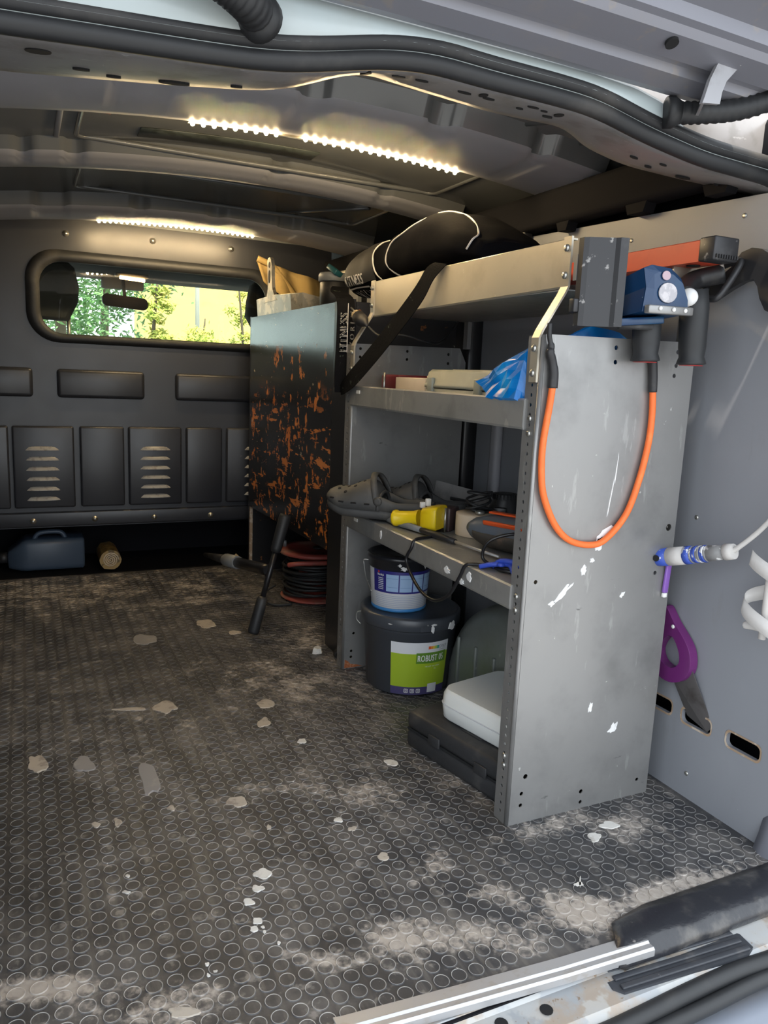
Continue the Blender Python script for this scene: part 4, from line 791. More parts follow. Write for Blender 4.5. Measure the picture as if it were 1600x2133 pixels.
M2 = xform((0.905, 1.235, 0.0865), 0.22)
mb = MB()
mb.ring_loft([[M2 @ V((x*k, y*k2, z)) for x, y in rrect(-0.10, -0.125, 0.10, 0.125, 0.03, 4)] for z, k, k2 in ((0.0, 0.93, 0.95), (0.004, 0.97, 0.98), (0.030, 1.0, 1.0), (0.055, 0.98, 0.99), (0.066, 0.93, 0.95))]); mb.build('shell', 'case_white', C2)
mb = MB(); mb.tube([M2 @ V((x*1.002, y*1.002, 0.034)) for x, y in rrect(-0.10, -0.125, 0.10, 0.125, 0.03, 4)], 0.0015, 6, loop=True); mb.build('seam', 'bucket_white', C2)

# ---------------------------------------------------------------- on the top tray
C3 = thing('tool_case', 'olive grey plastic tool case on the top tray', 'case', (0.93, 1.35, 0.745))
mb = MB(); mb.ring_loft([[(0.93+x*k, 1.352+y*k, z) for x, y in rrect(-0.135, -0.148, 0.135, 0.148, 0.018, 3)] for z, k in ((0.7455, 0.96), (0.755, 0.985), (0.778, 1.0))]); mb.build('lower_shell', 'case_olive', C3)
mb = MB(); mb.ring_loft([[(0.93+x*k, 1.352+y*k, z) for x, y in rrect(-0.135, -0.148, 0.135, 0.148, 0.018, 3)] for z, k in ((0.780, 1.015), (0.786, 1.015), (0.789, 0.995), (0.812, 0.97), (0.818, 0.93))]); us = mb.build('upper_shell', 'case_olive', C3)
for y in (1.46, 1.27): mb = MB(); mb.box((0.793, y, 0.783), (0.008, 0.022, 0.036), bev=0.002); mb.build('latch', 'case_olive', C3)
mb = MB(); mb.box((0.93, 1.36, 0.8185), (0.17, 0.20, 0.003), bev=0.001); mb.build('raised_field', 'case_olive', us)
pm('card_cream', (0.66, 0.55, 0.42), 0.7, layers=[dict(c=(0.58, 0.47, 0.35), s=20, t=0.5, w=0.3)]); pm('red_plastic', (0.45, 0.03, 0.03), 0.4); pm('dark_red', (0.14, 0.02, 0.025), 0.5)
t = thing('cardboard_box', 'small cream cardboard box between strap and olive case', 'box', (0.84, 1.59, 0.745))
mb = MB(); mb.box((0.845, 1.588, 0.7725), (0.075, 0.15, 0.052), bev=0.002); mb.build('carton', 'card_cream', t)
mb = MB(); mb.box((0.845, 1.588, 0.7990), (0.012, 0.15, 0.001)); mb.build('flap_seam', 'dark_red', t)
t = thing('tape_roll', 'flat roll behind the cream cardboard box with red core', 'tape roll', (0.95, 1.65, 0.745))
mb = MB(); mb.lathe([(0.03, 0), (0.062, 0), (0.064, 0.003), (0.064, 0.058), (0.060, 0.061), (0.03, 0.061)], (0.952, 1.64, 0.7455), n=28); mb.build('roll', 'card_cream', t)
mb = MB(); mb.lathe([(0.022, 0), (0.031, 0), (0.031, 0.066), (0.022, 0.066)], (0.952, 1.64, 0.7455), n=20); mb.build('core', 'red_plastic', t)
t = thing('red_tool_holder', 'dark red holder with metal rod at the far end of the top tray', 'holder', (0.86, 1.74, 0.745))
mb = MB(); mb.box((0.875, 1.745, 0.775), (0.09, 0.10, 0.058), bev=0.006); mb.build('holder_body', 'dark_red', t)
mb = MB(); mb.cyl((0.795, 1.70, 0.746), (0.795, 1.70, 0.808), 0.003); mb.build('metal_rod', 'steel_bolt', t)

pm('bag_blue', (0.0, 0.16, 0.52), 0.28, layers=[dict(c=(0.01, 0.30, 0.72), s=12, t=0.45, w=0.2)])
def crumple(pts, amp, name, mat_, seed, cuts=4):
    b = bmesh.new()
    for p in pts: b.verts.new(p)
    bmesh.ops.convex_hull(b, input=b.verts[:]); bmesh.ops.delete(b, geom=[v for v in b.verts if not v.link_faces], context='VERTS')
    bmesh.ops.subdivide_edges(b, edges=b.edges[:], cuts=cuts, use_grid_fill=True); bmesh.ops.triangulate(b, faces=b.faces[:])
    b.normal_update()
    for v in b.verts:
        n_ = noise.ridged_multi_fractal(v.co*16+V((seed, 0, 0)), 0.9, 2.1, 4, 1.0, 2.0)
        v.co += v.normal*amp*(n_-1.2)
    mb = MB(); mb.merge(b, None, False); return mb
mb = crumple([(0.768, 1.235, 0.797), (0.762, 1.19, 0.771), (0.762, 1.10, 0.772), (0.768, 1.09, 0.852), (0.80, 1.20, 0.83), (0.84, 1.10, 0.882), (0.90, 1.085, 0.898), (1.02, 1.10, 0.888), (1.05, 1.16, 0.80), (0.84, 1.195, 0.75), (1.04, 1.085, 0.75), (0.80, 1.085, 0.75), (0.93, 1.19, 0.86)], 0.009, 'bag', 'bag_blue', 3)
t = thing('plastic_bag', 'crumpled bright blue plastic bag stuffed at the near end of the top tray', 'bag', (0.90, 1.14, 0.745)); mb.build('crumpled_film', 'bag_blue', t)

# ---------------------------------------------------------------- on the middle tray (top at z = 0.4465)
TZ = 0.4468
pm('clog_foam', (0.055, 0.055, 0.055), 0.6, bump=(120, 0.15), layers=[dict(c=(0.13, 0.12, 0.105), s=10, t=0.48, w=0.25, a=0.6)])
pm('clog_inside', (0.02, 0.02, 0.022), 0.7)
def clog(label, heel, toe, tilt=0.0, flip=1):
    L = (V(toe)-V(heel)).length; ang = math.atan2(toe[1]-heel[1], toe[0]-heel[0])
    t = thing('clog', label, 'shoe', heel, 'black foam clogs'); M = Matrix.Translation(heel) @ Matrix.Rotation(ang, 4, 'Z') @ Matrix.Rotation(-tilt, 4, 'Y')
    def half(s): # half width along the sole, s 0 heel .. 1 toe
        return 0.5*interp([(0, 0.030), (0.04, 0.046), (0.12, 0.060), (0.3, 0.066), (0.5, 0.078), (0.7, 0.096), (0.85, 0.092), (0.93, 0.074), (0.98, 0.045), (1, 0.022)], s)*1.06
    S = [i/28 for i in range(29)]
    mb = MB(); lo = []
    for s in S:
        w_ = half(s); z0 = 0.0+0.018*max(0, s-0.8)/0.2; x = s*L
        lo.append([M @ V((x, -w_*0.9, z0)), M @ V((x, -w_*1.04, z0+0.008)), M @ V((x, -w_, z0+0.026)), M @ V((x, 0, z0+0.027)), M @ V((x, w_, z0+0.026)), M @ V((x, w_*1.04, z0+0.008)), M @ V((x, w_*0.9, z0)), M @ V((x, 0, z0))])
    mb.ring_loft(lo); mb.build('sole', 'clog_foam', t)
    mb = MB(); up = []
    def top(s): return interp([(0.45, 0.062), (0.52, 0.088), (0.58, 0.094), (0.66, 0.086), (0.78, 0.070), (0.9, 0.058), (0.96, 0.046), (1.0, 0.030)], s)
    SS = [0.46+0.54*i/16 for i in range(17)]
    def sect(s, k=1.0):
        w_ = half(s)*k; h = (top(s)-0.022)*k; z0 = 0.02+0.018*max(0, s-0.8)/0.2; x = s*L
        return [M @ V((x, -w_*math.cos(pi*j/12)*(1 if True else 1), z0+h*math.sin(pi*j/12)**0.75)) for j in range(13)]
    mb.ring_loft([sect(s) for s in SS], closed=False); vamp = mb.build('vamp', 'clog_foam', t, solid=0.005)
    mb = MB() # rim round the opening
    mb.tube([p for p in sect(0.46, 1.01)], 0.0045, 8); mb.build('opening_rim', 'clog_foam', vamp)
    mb = MB() # low side walls and heel cup
    def wallp(s, side, k):
        hh = interp([(0, 0.050), (0.1, 0.050), (0.3, 0.045), (0.48, 0.060)], s); return M @ V((s*L, side*half(s)*(1.0 if k == 0 else 0.97), 0.022+(hh-0.022)*k))
    loop = [(s, -1) for s in [0.48-0.04*i for i in range(13)]]+[(s, 1) for s in [0.04*i for i in range(13)]]
    mb.ring_loft([[wallp(s, sd, k) for k in (0, 0.5, 1.0)] for s, sd in loop], closed=False); mb.build('side_wall', 'clog_foam', t, solid=0.005)
    mb = MB(); mb.grid(lambda u, v: M @ V((L*(0.03+0.9*u), (v*2-1)*half(0.03+0.9*u)*0.9, 0.029+0.016*max(0, u-0.85))), 14, 4); mb.build('footbed', 'clog_inside', t, solid=0.002)
    mb = MB(); st = []
    for i in range(15):
        a = pi*i/14; st.append(M @ V((L*(0.47+0.075*math.sin(a)), -math.cos(a)*half(0.47)*1.12, 0.045+0.062*math.sin(a)**0.8)))
    mb.ring_loft([[p+M.to_3x3() @ V(d) for d in ((-0.008, 0, -0.002), (0.008, 0, -0.002), (0.008, 0, 0.003), (-0.008, 0, 0.003))] for p in st]); strap = mb.build('strap', 'clog_foam', t)
    for sd in (-1, 1): mb = MB(); mb.lathe([(0.011, 0), (0.011, 0.003), (0.006, 0.005)], M @ V((L*0.46, sd*half(0.46)*1.06, 0.045)), M.to_3x3() @ V((0, sd, 0)), 14); mb.build('rivet', 'clog_foam', strap)
    for s, j, r in ((0.93, 5, 0.004), (0.86, 4, 0.0042), (0.86, 6, 0.0042), (0.86, 8, 0.0042), (0.78, 3, 0.0045), (0.78, 5, 0.0045), (0.78, 7, 0.0045), (0.78, 9, 0.0045), (0.70, 4, 0.0045), (0.70, 6, 0.0045), (0.70, 8, 0.0045), (0.63, 5, 0.004), (0.63, 7, 0.004), (0.63, 3, 0.0045)):
        a = sect(s); p = a[j]; n_ = (a[min(j+1, 12)]-a[max(j-1, 0)]).cross(sect(s+0.02)[j]-p).normalized()
        c = M @ V((s*L, 0, 0.03))
        if n_.dot(p-c) < 0: n_ = -n_
        mb = MB(); mb.lathe([(r, 0.0022), (r, 0.0032), (r*0.9, 0.0033)], p, n_, 10); mb.build('vent_hole', 'hole_dark', vamp)
    for s in (0.9, 0.8, 0.68, 0.56):
        for sd in (-1, 1):
            mb = MB(); p = M @ V((s*L, sd*half(s)*1.02, 0.036+0.012*max(0, s-0.8)/0.2)); mb.box(p, (0.014, 0.006, 0.004), rot=(0, 0, ang+sd*(-0.5 if s > 0.85 else (-0.1 if s > 0.75 else 0.2))), bev=0.0015); mb.build('vent_slot', 'hole_dark', vamp)
clog('dusty black foam clog with its toe poking out past the tray edge', (0.885, 1.590, TZ+0.006), (0.694, 1.785, TZ+0.018), 0.02)
clog('second black foam clog mostly hidden behind the other clog', (0.985, 1.60, TZ), (0.845, 1.80, TZ))

pm('yellow_plastic', (0.78, 0.56, 0.01), 0.35, layers=[dict(c=(0.62, 0.42, 0.01), s=14, t=0.52, w=0.2)])
t = thing('dust_nozzle', 'bright yellow plastic nozzle lying in front of the clog', 'nozzle', (0.835, 1.55, TZ))
mb = MB(); a, b = V((0.790, 1.600, TZ+0.022)), V((0.832, 1.545, TZ+0.030)); d = (b-a).normalized()
mb.lathe([(0.013, 0.004), (0.013, 0.0), (0.0185, -0.001), (0.0195, 0.003), (0.0195, 0.008), (0.017, 0.011), (0.017, 0.05), (0.020, 0.066)], a, d, 24, caps=False); mb.lathe([(0.0125, 0.03), (0.013, 0.0)], a, d, 24); mb.build('spout', 'yellow_plastic', t)
mb = MB(); s_ = V((d.y, -d.x, 0)).normalized(); up_ = V((0, 0, 1))
mb.ring_loft([[b+d*q+s_*(x*w_)+up_*(z*h_+dz) for x, z in rrect(-1, -1, 1, 1, 0.35, 4)] for q, w_, h_, dz in ((0.006, 0.019, 0.018, 0), (0.012, 0.028, 0.0255, 0.001), (0.030, 0.033, 0.0275, 0.0015), (0.048, 0.034, 0.0275, 0.0015), (0.052, 0.032, 0.026, 0.0015))]); mb.build('hood', 'yellow_plastic', t)
mb = MB(); mb.box(b+d*0.012+V((0, 0, 0.036))-s_*0.01, (0.012, 0.010, 0.018), bev=0.002); mb.box(b-d*0.002+V((0, 0, 0.030))-s_*0.01, (0.012, 0.010, 0.014), bev=0.002); mb.build('white_clip', 'label_white', t)
t = thing('tape_roll', 'beige roll of masking tape standing behind the yellow nozzle', 'tape roll', (0.955, 1.50, TZ))
mb = MB(); mb.lathe([(0.026, 0), (0.052, 0), (0.0525, 0.002), (0.0525, 0.048), (0.052, 0.05), (0.026, 0.05)], (0.945, 1.475, TZ), n=36); mb.build('roll', 'card_cream', t)
mb = MB(); mb.ring_loft([[(0.945+0.053*math.cos(a), 1.475+0.053*math.sin(a), z) for a in (-0.6, -0.45, -0.3)]+[(0.945+0.066*math.cos(-0.15), 1.475+0.066*math.sin(-0.15), z)] for z in (TZ+0.006, TZ+0.052)], closed=False); mb.build('loose_end', 'card_cream', t, solid=0.0008)
pm('brown_plastic', (0.055, 0.035, 0.035), 0.4)
t = thing('battery_block', 'dark brown block with a steel edge between nozzle and tape', 'block', (0.895, 1.535, TZ))
mb = MB(); mb.box((0.900, 1.543, TZ+0.028), (0.05, 0.040, 0.056), rot=(0, 0, 0.6), bev=0.003); mb.build('block_body', 'brown_plastic', t)
mb = MB(); mb.cyl((0.878, 1.512, TZ+0.002), (0.878, 1.512, TZ+0.058), 0.0032); mb.build('steel_edge', 'steel_bolt', t)
pm('trowel_steel', (0.50, 0.49, 0.49), 0.38, metal=0.7, rvar=0.2, layers=[dict(c=(0.33, 0.32, 0.33), s=18, t=0.48, w=0.2, a=0.7)])
t = thing('trowel_plate', 'flat steel plate leaning behind the tape roll', 'steel plate', (1.02, 1.68, TZ))
mb = MB(); mb.ring_loft([[(1.00, 1.80, TZ), (1.04, 1.585, TZ), (1.05, 1.585, TZ+0.072), (1.01, 1.80, TZ+0.080)], [(1.0015, 1.80, TZ), (1.0415, 1.585, TZ), (1.0515, 1.585, TZ+0.072), (1.0115, 1.80, TZ+0.080)]], smooth=False); mb.build('plate', 'trowel_steel', t)
mb = MB(); mb.box((1.035, 1.69, TZ+0.04), (0.02, 0.10, 0.018), rot=(0, 0, 0.18), bev=0.006); mb.build('grip', 'black_plastic', t)
def coil(cx, cy, z, r, turns, rr, seed):
    rnd = random.Random(seed); pts = []
    for i in range(turns*10):
        a = 2*pi*i/10; k = r*(0.8+0.3*rnd.random()); pts.append((cx+k*math.cos(a), cy+k*0.8*math.sin(a), z+rr+0.022*(1+math.sin(a*0.37+seed))))
    mb = MB(); mb.tube(spline(pts, 4), rr, 6); return mb
t = thing('cable_coil', 'small bundle of black cable lying on the tape roll', 'cable', (0.96, 1.49, TZ+0.05))
coil(0.955, 1.490, TZ+0.050, 0.030, 5, 0.0034, 2).build('cable', 'black_rubber', t)
mb = MB(); mb.lathe([(0.011, 0), (0.011, 0.006), (0.008, 0.008)], (0.935, 1.455, TZ+0.052), n=12); mb.build('plug_pin', 'steel_bolt', t)
t = thing('drum_tool', 'black ridged round tool head at the back of the middle tray', 'tool', (1.04, 1.50, TZ))
mb = MB(); mb.lathe([(0.03, 0), (0.036, 0.004), (0.036, 0.055), (0.030, 0.07), (0.028, 0.085), (0.02, 0.088)], (1.045, 1.52, TZ), n=28); mb.build('body', 'black_plastic', t)
for i in range(24):
    a = 2*pi*i/24; mb = MB(); mb.box((1.045+0.029*math.cos(a), 1.52+0.029*math.sin(a), TZ+0.08), (0.004, 0.004, 0.012), rot=(0, 0, a)); mb.build('ridge', 'black_plastic', t)
mb = MB(); mb.box((1.015, 1.492, TZ+0.045), (0.03, 0.012, 0.026), rot=(0, 0, -0.7), bev=0.002); mb.build('switch', 'black_gloss', t)
pm('tool_blue_grey', (0.10, 0.12, 0.15), 0.38, layers=[dict(c=(0.15, 0.14, 0.13), s=14, t=0.5, w=0.2)]); pm('tool_brown', (0.05, 0.045, 0.04), 0.6, layers=[dict(c=(0.20, 0.13, 0.09), s=14, t=0.5, w=0.2)]); pm('orange_plastic', (0.75, 0.10, 0.02), 0.35)
t = thing('power_tool', 'blue grey corded power tool with orange switch beside the near panel', 'power tool', (0.93, 1.27, TZ))
M = xform((0.905, 1.31, TZ), -1.15)
def body_prof(s):
    return interp([(0, 0.016), (0.05, 0.028), (0.2, 0.040), (0.5, 0.042), (0.8, 0.036), (1, 0.030)], s), interp([(0, 0.012), (0.05, 0.022), (0.2, 0.034), (0.5, 0.038), (1, 0.034)], s)
mb = MB(); rg = []
for i in range(17):
    s = i/16; w_, h_ = body_prof(s); rg.append([M @ V((-0.085+0.25*s, w_*math.cos(a), 0.040+h_*math.sin(a))) for a in [2*pi*k/18 for k in range(18)]])
mb.ring_loft(rg); hsg = mb.build('housing', 'tool_blue_grey', t)
mb = MB(); mb.ring_loft([[M @ V((-0.080+0.23*i/10, (body_prof(i/10)[0]+0.0015)*math.cos(a), 0.040+(body_prof(i/10)[1]+0.0015)*math.sin(a))) for a in [pi+pi*k/10 for k in range(11)]] for i in range(11)], closed=False); mb.build('rubber_belly', 'tool_brown', t, solid=0.001)
mb = MB(); mb.box((0.03, -0.036, 0.062), (0.12, 0.006, 0.010), rot=(0.5, 0, 0), bev=0.002, M=M); mb.box((0.03, 0.0, 0.079), (0.13, 0.020, 0.004), bev=0.001, M=M); mb.build('orange_stripe', 'orange_plastic', t)
mb = MB(); mb.box((0.085, -0.041, 0.035), (0.020, 0.006, 0.012), bev=0.002, M=M); mb.build('switch', 'orange_plastic', t)
mb = MB(); mb.tube(spline([(0.92, 1.155, 0.49), (0.85, 1.17, 0.515), (0.80, 1.20, 0.50), (0.793, 1.215, 0.465), (0.80, 1.19, 0.452), (0.80, 1.15, 0.452), (0.83, 1.12, 0.452)], 8), 0.0032, 8); mb.build('power_cord', 'black_gloss', t)
mb = MB(); mb.tube(spline([(0.845, 1.47, 0.450), (0.80, 1.46, 0.4505), (0.770, 1.452, 0.448), (0.7615, 1.452, 0.43), (0.760, 1.47, 0.40), (0.760, 1.44, 0.37), (0.760, 1.39, 0.347), (0.760, 1.33, 0.346), (0.760, 1.275, 0.375), (0.760, 1.24, 0.42), (0.762, 1.225, 0.446), (0.775, 1.21, 0.4515), (0.81, 1.17, 0.4515), (0.86, 1.11, 0.4515)], 8), 0.0036, 8)
tag(mb.build('loose_cable', 'black_gloss'), 'thin black cable drooping in a loop below the middle tray', 'cable')
pm('grey_plastic', (0.20, 0.21, 0.22), 0.45)
t = thing('brush_tool', 'grey and black slim scraper lying along the middle tray edge', 'scraper', (0.82, 1.42, TZ))
def rod(pts, rs, nm, mat_, n=10):
    mb = MB(); mb.tube(pts, rs, n); return mb.build(nm, mat_, t)
A, Bp = V((0.795, 1.66, TZ+0.011)), V((0.850, 1.24, TZ+0.007))
L_ = lambda s: A+(Bp-A)*s
rod([L_(s) for s in (0, 0.03, 0.1, 0.2, 0.26, 0.36)], [0.004, 0.008, 0.0105, 0.0095, 0.008, 0.007], 'grey_handle', 'grey_plastic')
rod([L_(s) for s in (0.36, 0.38, 0.55, 0.66)], [0.006, 0.0075, 0.0075, 0.006], 'black_grip', 'black_plastic')
rod([L_(s) for s in (0.66, 0.8, 1.0)], [0.004, 0.0035, 0.003], 'blade_shank', 'alu_strip')
pm('clamp_blue', (0.03, 0.07, 0.45), 0.4)
t = thing('spring_clamp', 'small blue plastic clip at the near edge of the middle tray', 'clip', (0.80, 1.15, TZ))
mb = MB(); mb.tube(spline([(0.776, 1.195, TZ+0.004), (0.79, 1.175, TZ+0.012), (0.81, 1.15, TZ+0.016), (0.80, 1.12, TZ+0.010)], 6), 0.005, 8); mb.build('jaw', 'clamp_blue', t)
mb = MB(); mb.tube(spline([(0.800, 1.185, TZ+0.004), (0.80, 1.165, TZ+0.020), (0.815, 1.14, TZ+0.022), (0.83, 1.12, TZ+0.008)], 6), 0.005, 8); mb.build('jaw', 'clamp_blue', t)
mb = MB(); mb.lathe([(0.008, 0), (0.009, 0.003), (0.006, 0.007)], (0.80, 1.16, TZ+0.012), n=12); mb.build('pivot', 'clamp_blue', t)
# ---------------------------------------------------------------- sports bag on the rack
pm('bag_fabric', (0.0045, 0.0045, 0.0058), 0.85, bump=(30, 0.5), layers=[dict(c=(0.008, 0.008, 0.009), s=7, t=0.5, w=0.2, a=0.6)], spec=0.04)
pm('bag_end', (0.030, 0.027, 0.025), 0.7, bump=(20, 0.5)); pm('piping_white', (0.62, 0.60, 0.58), 0.5); pm('webbing', (0.006, 0.006, 0.007), 0.75, bump=(200, 0.4), spec=0.05, layers=[dict(c=(0.08, 0.10, 0.08), s=40, t=0.66, w=0.05, a=0.6)])
bag = thing('sports_bag', 'black sports bag with white piping lying on the upper rack', 'bag', (0.95, 1.70, 1.034))
def bsec(y):
    hw = interp([(1.40, 0.085), (1.47, 0.115), (1.6, 0.125), (1.75, 0.118), (1.83, 0.108), (1.92, 0.112), (2.06, 0.108), (2.10, 0.100), (2.13, 0.065), (2.14, 0.03)], y)
    zt = interp([(1.40, 1.085), (1.47, 1.125), (1.56, 1.165), (1.62, 1.178), (1.70, 1.168), (1.80, 1.155), (1.86, 1.148), (1.92, 1.158), (2.03, 1.150), (2.11, 1.125), (2.14, 1.09)], y)
    zb = interp([(1.40, 1.036), (1.5, 1.036), (1.80, 1.036), (1.86, 1.022), (2.0, 1.012), (2.11, 1.02), (2.14, 1.04)], y)
    return hw, zt, zb
def bpt(y, a, o=0.0):
    hw, zt, zb = bsec(y); h = (zt-zb)/2; c, s = math.cos(a), math.sin(a)
    x = 0.945+(hw+o)*math.copysign(abs(c)**0.75, c); z = zb+h+(h+o)*math.copysign(abs(s)**0.8, s)
    k = 0.006*noise.noise((y*14, a*2.2, 0.3)); return V((x+k*c, y+k*0.6, z+k*s))
mb = MB(); YS = [1.40+0.74*i/46 for i in range(47)]
mb.ring_loft([[bpt(y, 2*pi*k/30) for k in range(30)] for y in YS]); mb.build('bag_body', 'bag_fabric', bag)
mb = MB(); YE = [1.885+0.255*i/12 for i in range(13)]; mb.ring_loft([[bpt(y, pi*0.55+pi*0.62*k/14, 0.0012) for k in range(15)] for y in YE], closed=False); mb.build('end_panel', 'bag_end', bag)
def piping(pts, nm='piping'):
    mb = MB(); mb.tube(spline([bpt(y, a, 0.001) for y, a in pts], 8), 0.0022, 6); mb.build(nm, 'piping_white', bag)
piping([(1.90, 1.9), (1.885, 2.4), (1.89, 2.9), (1.875, 3.4), (1.85, 3.9), (1.83, 4.2)])
piping([(1.78, 4.2), (1.795, 3.8), (1.80, 3.3), (1.775, 2.85), (1.71, 2.65), (1.665, 2.35), (1.62, 1.9), (1.57, 1.75), (1.50, 1.85), (1.44, 2.2), (1.425, 2.7), (1.43, 3.2)])
def onbag(u, v):  # u metres towards the camera from y=2.055, v metres up from z=1.05
    y = 2.075-u; hw, zt, zb = bsec(y); h = (zt-zb)/2; zc = zb+h; s = max(-0.97, min(0.97, (1.045+v-zc)/h)); s = math.copysign(abs(s)**(1/0.8), s); a = pi-math.asin(s); return bpt(y, a, 0.004)
mb = MB(); lettering(mb, 'FITNESS', 0.034, onbag, 0.98, 0.0008); mb._add([onbag(0, -0.006), onbag(0.05, -0.006), onbag(0.10, -0.006), onbag(0.145, -0.006), onbag(0.145, -0.009), onbag(0.10, -0.009), onbag(0.05, -0.009), onbag(0, -0.009)], [(0, 1, 6, 7), (1, 2, 5, 6), (2, 3, 4, 5)]); lettering(mb, 'W O R L D', 0.020, lambda u, v: onbag(0.01+u, v-0.028), 1.35); mb.build('print', 'piping_white', bag)
# lettered strap hanging at the far end
mb = MB(); SP = spline([(0.80, 2.02, 1.035), (0.775, 1.965, 1.015), (0.768, 1.900, 0.985), (0.766, 1.890, 0.90), (0.764, 1.890, 0.80), (0.768, 1.895, 0.752)], 6)
mb.ring_loft([[p+V(d) for d in ((-0.024, 0, 0), (0.024, -0.004, 0), (0.024, -0.002, 0), (-0.024, 0.002, 0))] for p in SP], smooth=False); hs = mb.build('shoulder_strap', 'webbing', bag)
mb = MB(); lettering(mb, 'FITNESS', 0.030, lambda u, v: V((0.765-v+0.004, 1.8835, 0.856+u)), 0.86, 0.0010); lettering(mb, 'W O R L D', 0.017, lambda u, v: V((0.787-v+0.001, 1.882, 0.862+u)), 1.1, 0.0004)
mb._add([(0.7685, 1.883, 0.856), (0.7705, 1.883, 0.856), (0.7705, 1.883, 0.98), (0.7685, 1.883, 0.98)], [(0, 1, 2, 3)]); mb.build('print', 'piping_white', hs)
mb = MB(); SR = spline([(0.815, 1.48, 1.040), (0.805, 1.51, 1.02), (0.795, 1.545, 0.975), (0.775, 1.64, 0.895), (0.764, 1.73, 0.835), (0.758, 1.81, 0.79), (0.757, 1.86, 0.768), (0.760, 1.89, 0.757), (0.767, 1.90, 0.752)], 7)
rg = []
for i, p in enumerate(SR):
    tt = (SR[min(i+1, len(SR)-1)]-SR[max(i-1, 0)]).normalized(); k = max(0.25, 1-0.75*max(0, i/len(SR)-0.6)/0.4); w_ = tt.cross(V((1, 0, 0))).normalized()*0.024*k; e0 = max(0.0, 1-i/12.0); w_ = w_.lerp(V((0, 0.024, 0.004))*(-1 if w_.y < 0 else 1), e0); rg.append([p-w_, p+w_, p+w_+V((-0.002, 0, 0)), p-w_+V((-0.002, 0, 0))])
mb.ring_loft(rg, smooth=False); mb.build('shoulder_strap', 'webbing', bag)
# ---------------------------------------------------------------- power plug hanging at the far bracket
t = thing('power_plug', 'black power plug hanging beside the far rack bracket', 'plug', (0.775, 1.80, 0.94))
pm('plug_tan', (0.35, 0.28, 0.18), 0.5)
mb = MB(); d = V((0.012, -0.05, -0.03)).normalized(); o = V((0.772, 1.855, 0.957)); mb.lathe([(0.014, 0.02), (0.017, 0.024), (0.017, 0.046), (0.012, 0.056), (0.006, 0.064), (0.004, 0.075)], o, d, 18); mb.build('plug_body', 'black_plastic', t)
mb = MB(); mb.lathe([(0.009, 0.010), (0.0125, 0.012), (0.0125, 0.022)], o, d, 14); mb.build('collar', 'plug_tan', t)
for s in (-0.005, 0.005): mb = MB(); mb.cyl(o+V((0, 0, s))-d*0.012, o+V((0, 0, s))+d*0.012, 0.0022, n=8); mb.build('pin', 'steel_bolt', t)
mb = MB(); mb.tube(spline([o+d*0.072, o+d*0.10+V((0.02, 0, -0.01)), V((0.85, 1.72, 0.90)), V((0.93, 1.72, 0.885)), V((1.0, 1.78, 0.90)), V((1.05, 1.80, 0.948))], 6), 0.0035, 6); mb.build('cord', 'black_rubber', t)
# ---------------------------------------------------------------- on the black cabinet
pm('plaster_steel', (0.36, 0.34, 0.29), 0.42, metal=0.4, rvar=0.2, layers=[dict(c=(0.60, 0.54, 0.43), s=14, t=0.48, w=0.08, a=0.9), dict(c=(0.2, 0.18, 0.15), s=30, t=0.62, w=0.05, a=0.6)])
t = thing('plaster_scoop', 'plaster smeared steel scoop with upright handle on the black cabinet', 'scoop', (0.86, 2.62, 1.0))
mb = MB(); mb.ring_loft([[(0.805+dx, y, 0.998), (0.80+dx, y, 1.045+0.02*k), (0.803+dx, y, 1.047+0.02*k), (0.93+dx, y, 1.03), (0.93+dx, y, 0.998)] for y, dx, k in ((2.40, 0.02, 0.2), (2.46, 0.0, 0.2), (2.66, 0.0, 0.7), (2.86, 0.0, 0.6), (2.91, 0.02, 0.3))], smooth=False); mb.build('blade', 'plaster_steel', t)
mb = MB(); rg = []
for z, w_, q in ((1.040, 0.075, 2.68), (1.058, 0.045, 2.685), (1.085, 0.026, 2.69), (1.12, 0.024, 2.695), (1.16, 0.026, 2.70), (1.18, 0.022, 2.705), (1.190, 0.010, 2.707)): rg.append([(0.80, q-w_, z), (0.80, q+w_, z), (0.812, q+w_, z), (0.812, q-w_, z)])
mb.ring_loft(rg, smooth=False); hd = mb.build('handle', 'plaster_steel', t)
for z, r in ((1.165, 0.010), (1.125, 0.022)): mb = MB(); mb.ring_loft([[(0.7995, 2.698+p[0]*0.75, z+p[1]) for p in circ(0, 0, 0.014, 14, r)], [(0.7985, 2.698+p[0]*0.75, z+p[1]) for p in circ(0, 0, 0.014, 14, r)]]); mb.build('handle_slot', 'hole_dark', hd)
t = thing('spray_can', 'dark lidded can beside the plaster scoop on the cabinet', 'can', (0.90, 2.30, 0.997))
mb = MB(); mb.lathe([(0.04, 0), (0.045, 0.003), (0.045, 0.075), (0.040, 0.08)], (0.88, 2.27, 0.997), n=28); mb.build('can_body', 'black_plastic', t)
mb = MB(); mb.lathe([(0.047, 0.078), (0.050, 0.080), (0.050, 0.098), (0.046, 0.104), (0.02, 0.104)], (0.88, 2.27, 0.997), n=28); mb.build('can_lid', 'grey_plastic', t)
pm('teal_plastic', (0.02, 0.10, 0.12), 0.4); mb = MB(); mb.box((0.865, 2.235, 1.105), (0.03, 0.05, 0.016), rot=(0.5, 0.3, 0.4), bev=0.003); mb.build('teal_cap', 'teal_plastic', t)
pm('cloth_ochre', (0.32, 0.22, 0.08), 0.9, bump=(30, 0.4), layers=[dict(c=(0.22, 0.15, 0.06), s=9, t=0.5, w=0.2)])
t = thing('ochre_sack', 'ochre folded sack hanging in the corner behind the scoop', 'sack', (0.93, 2.98, 1.0))
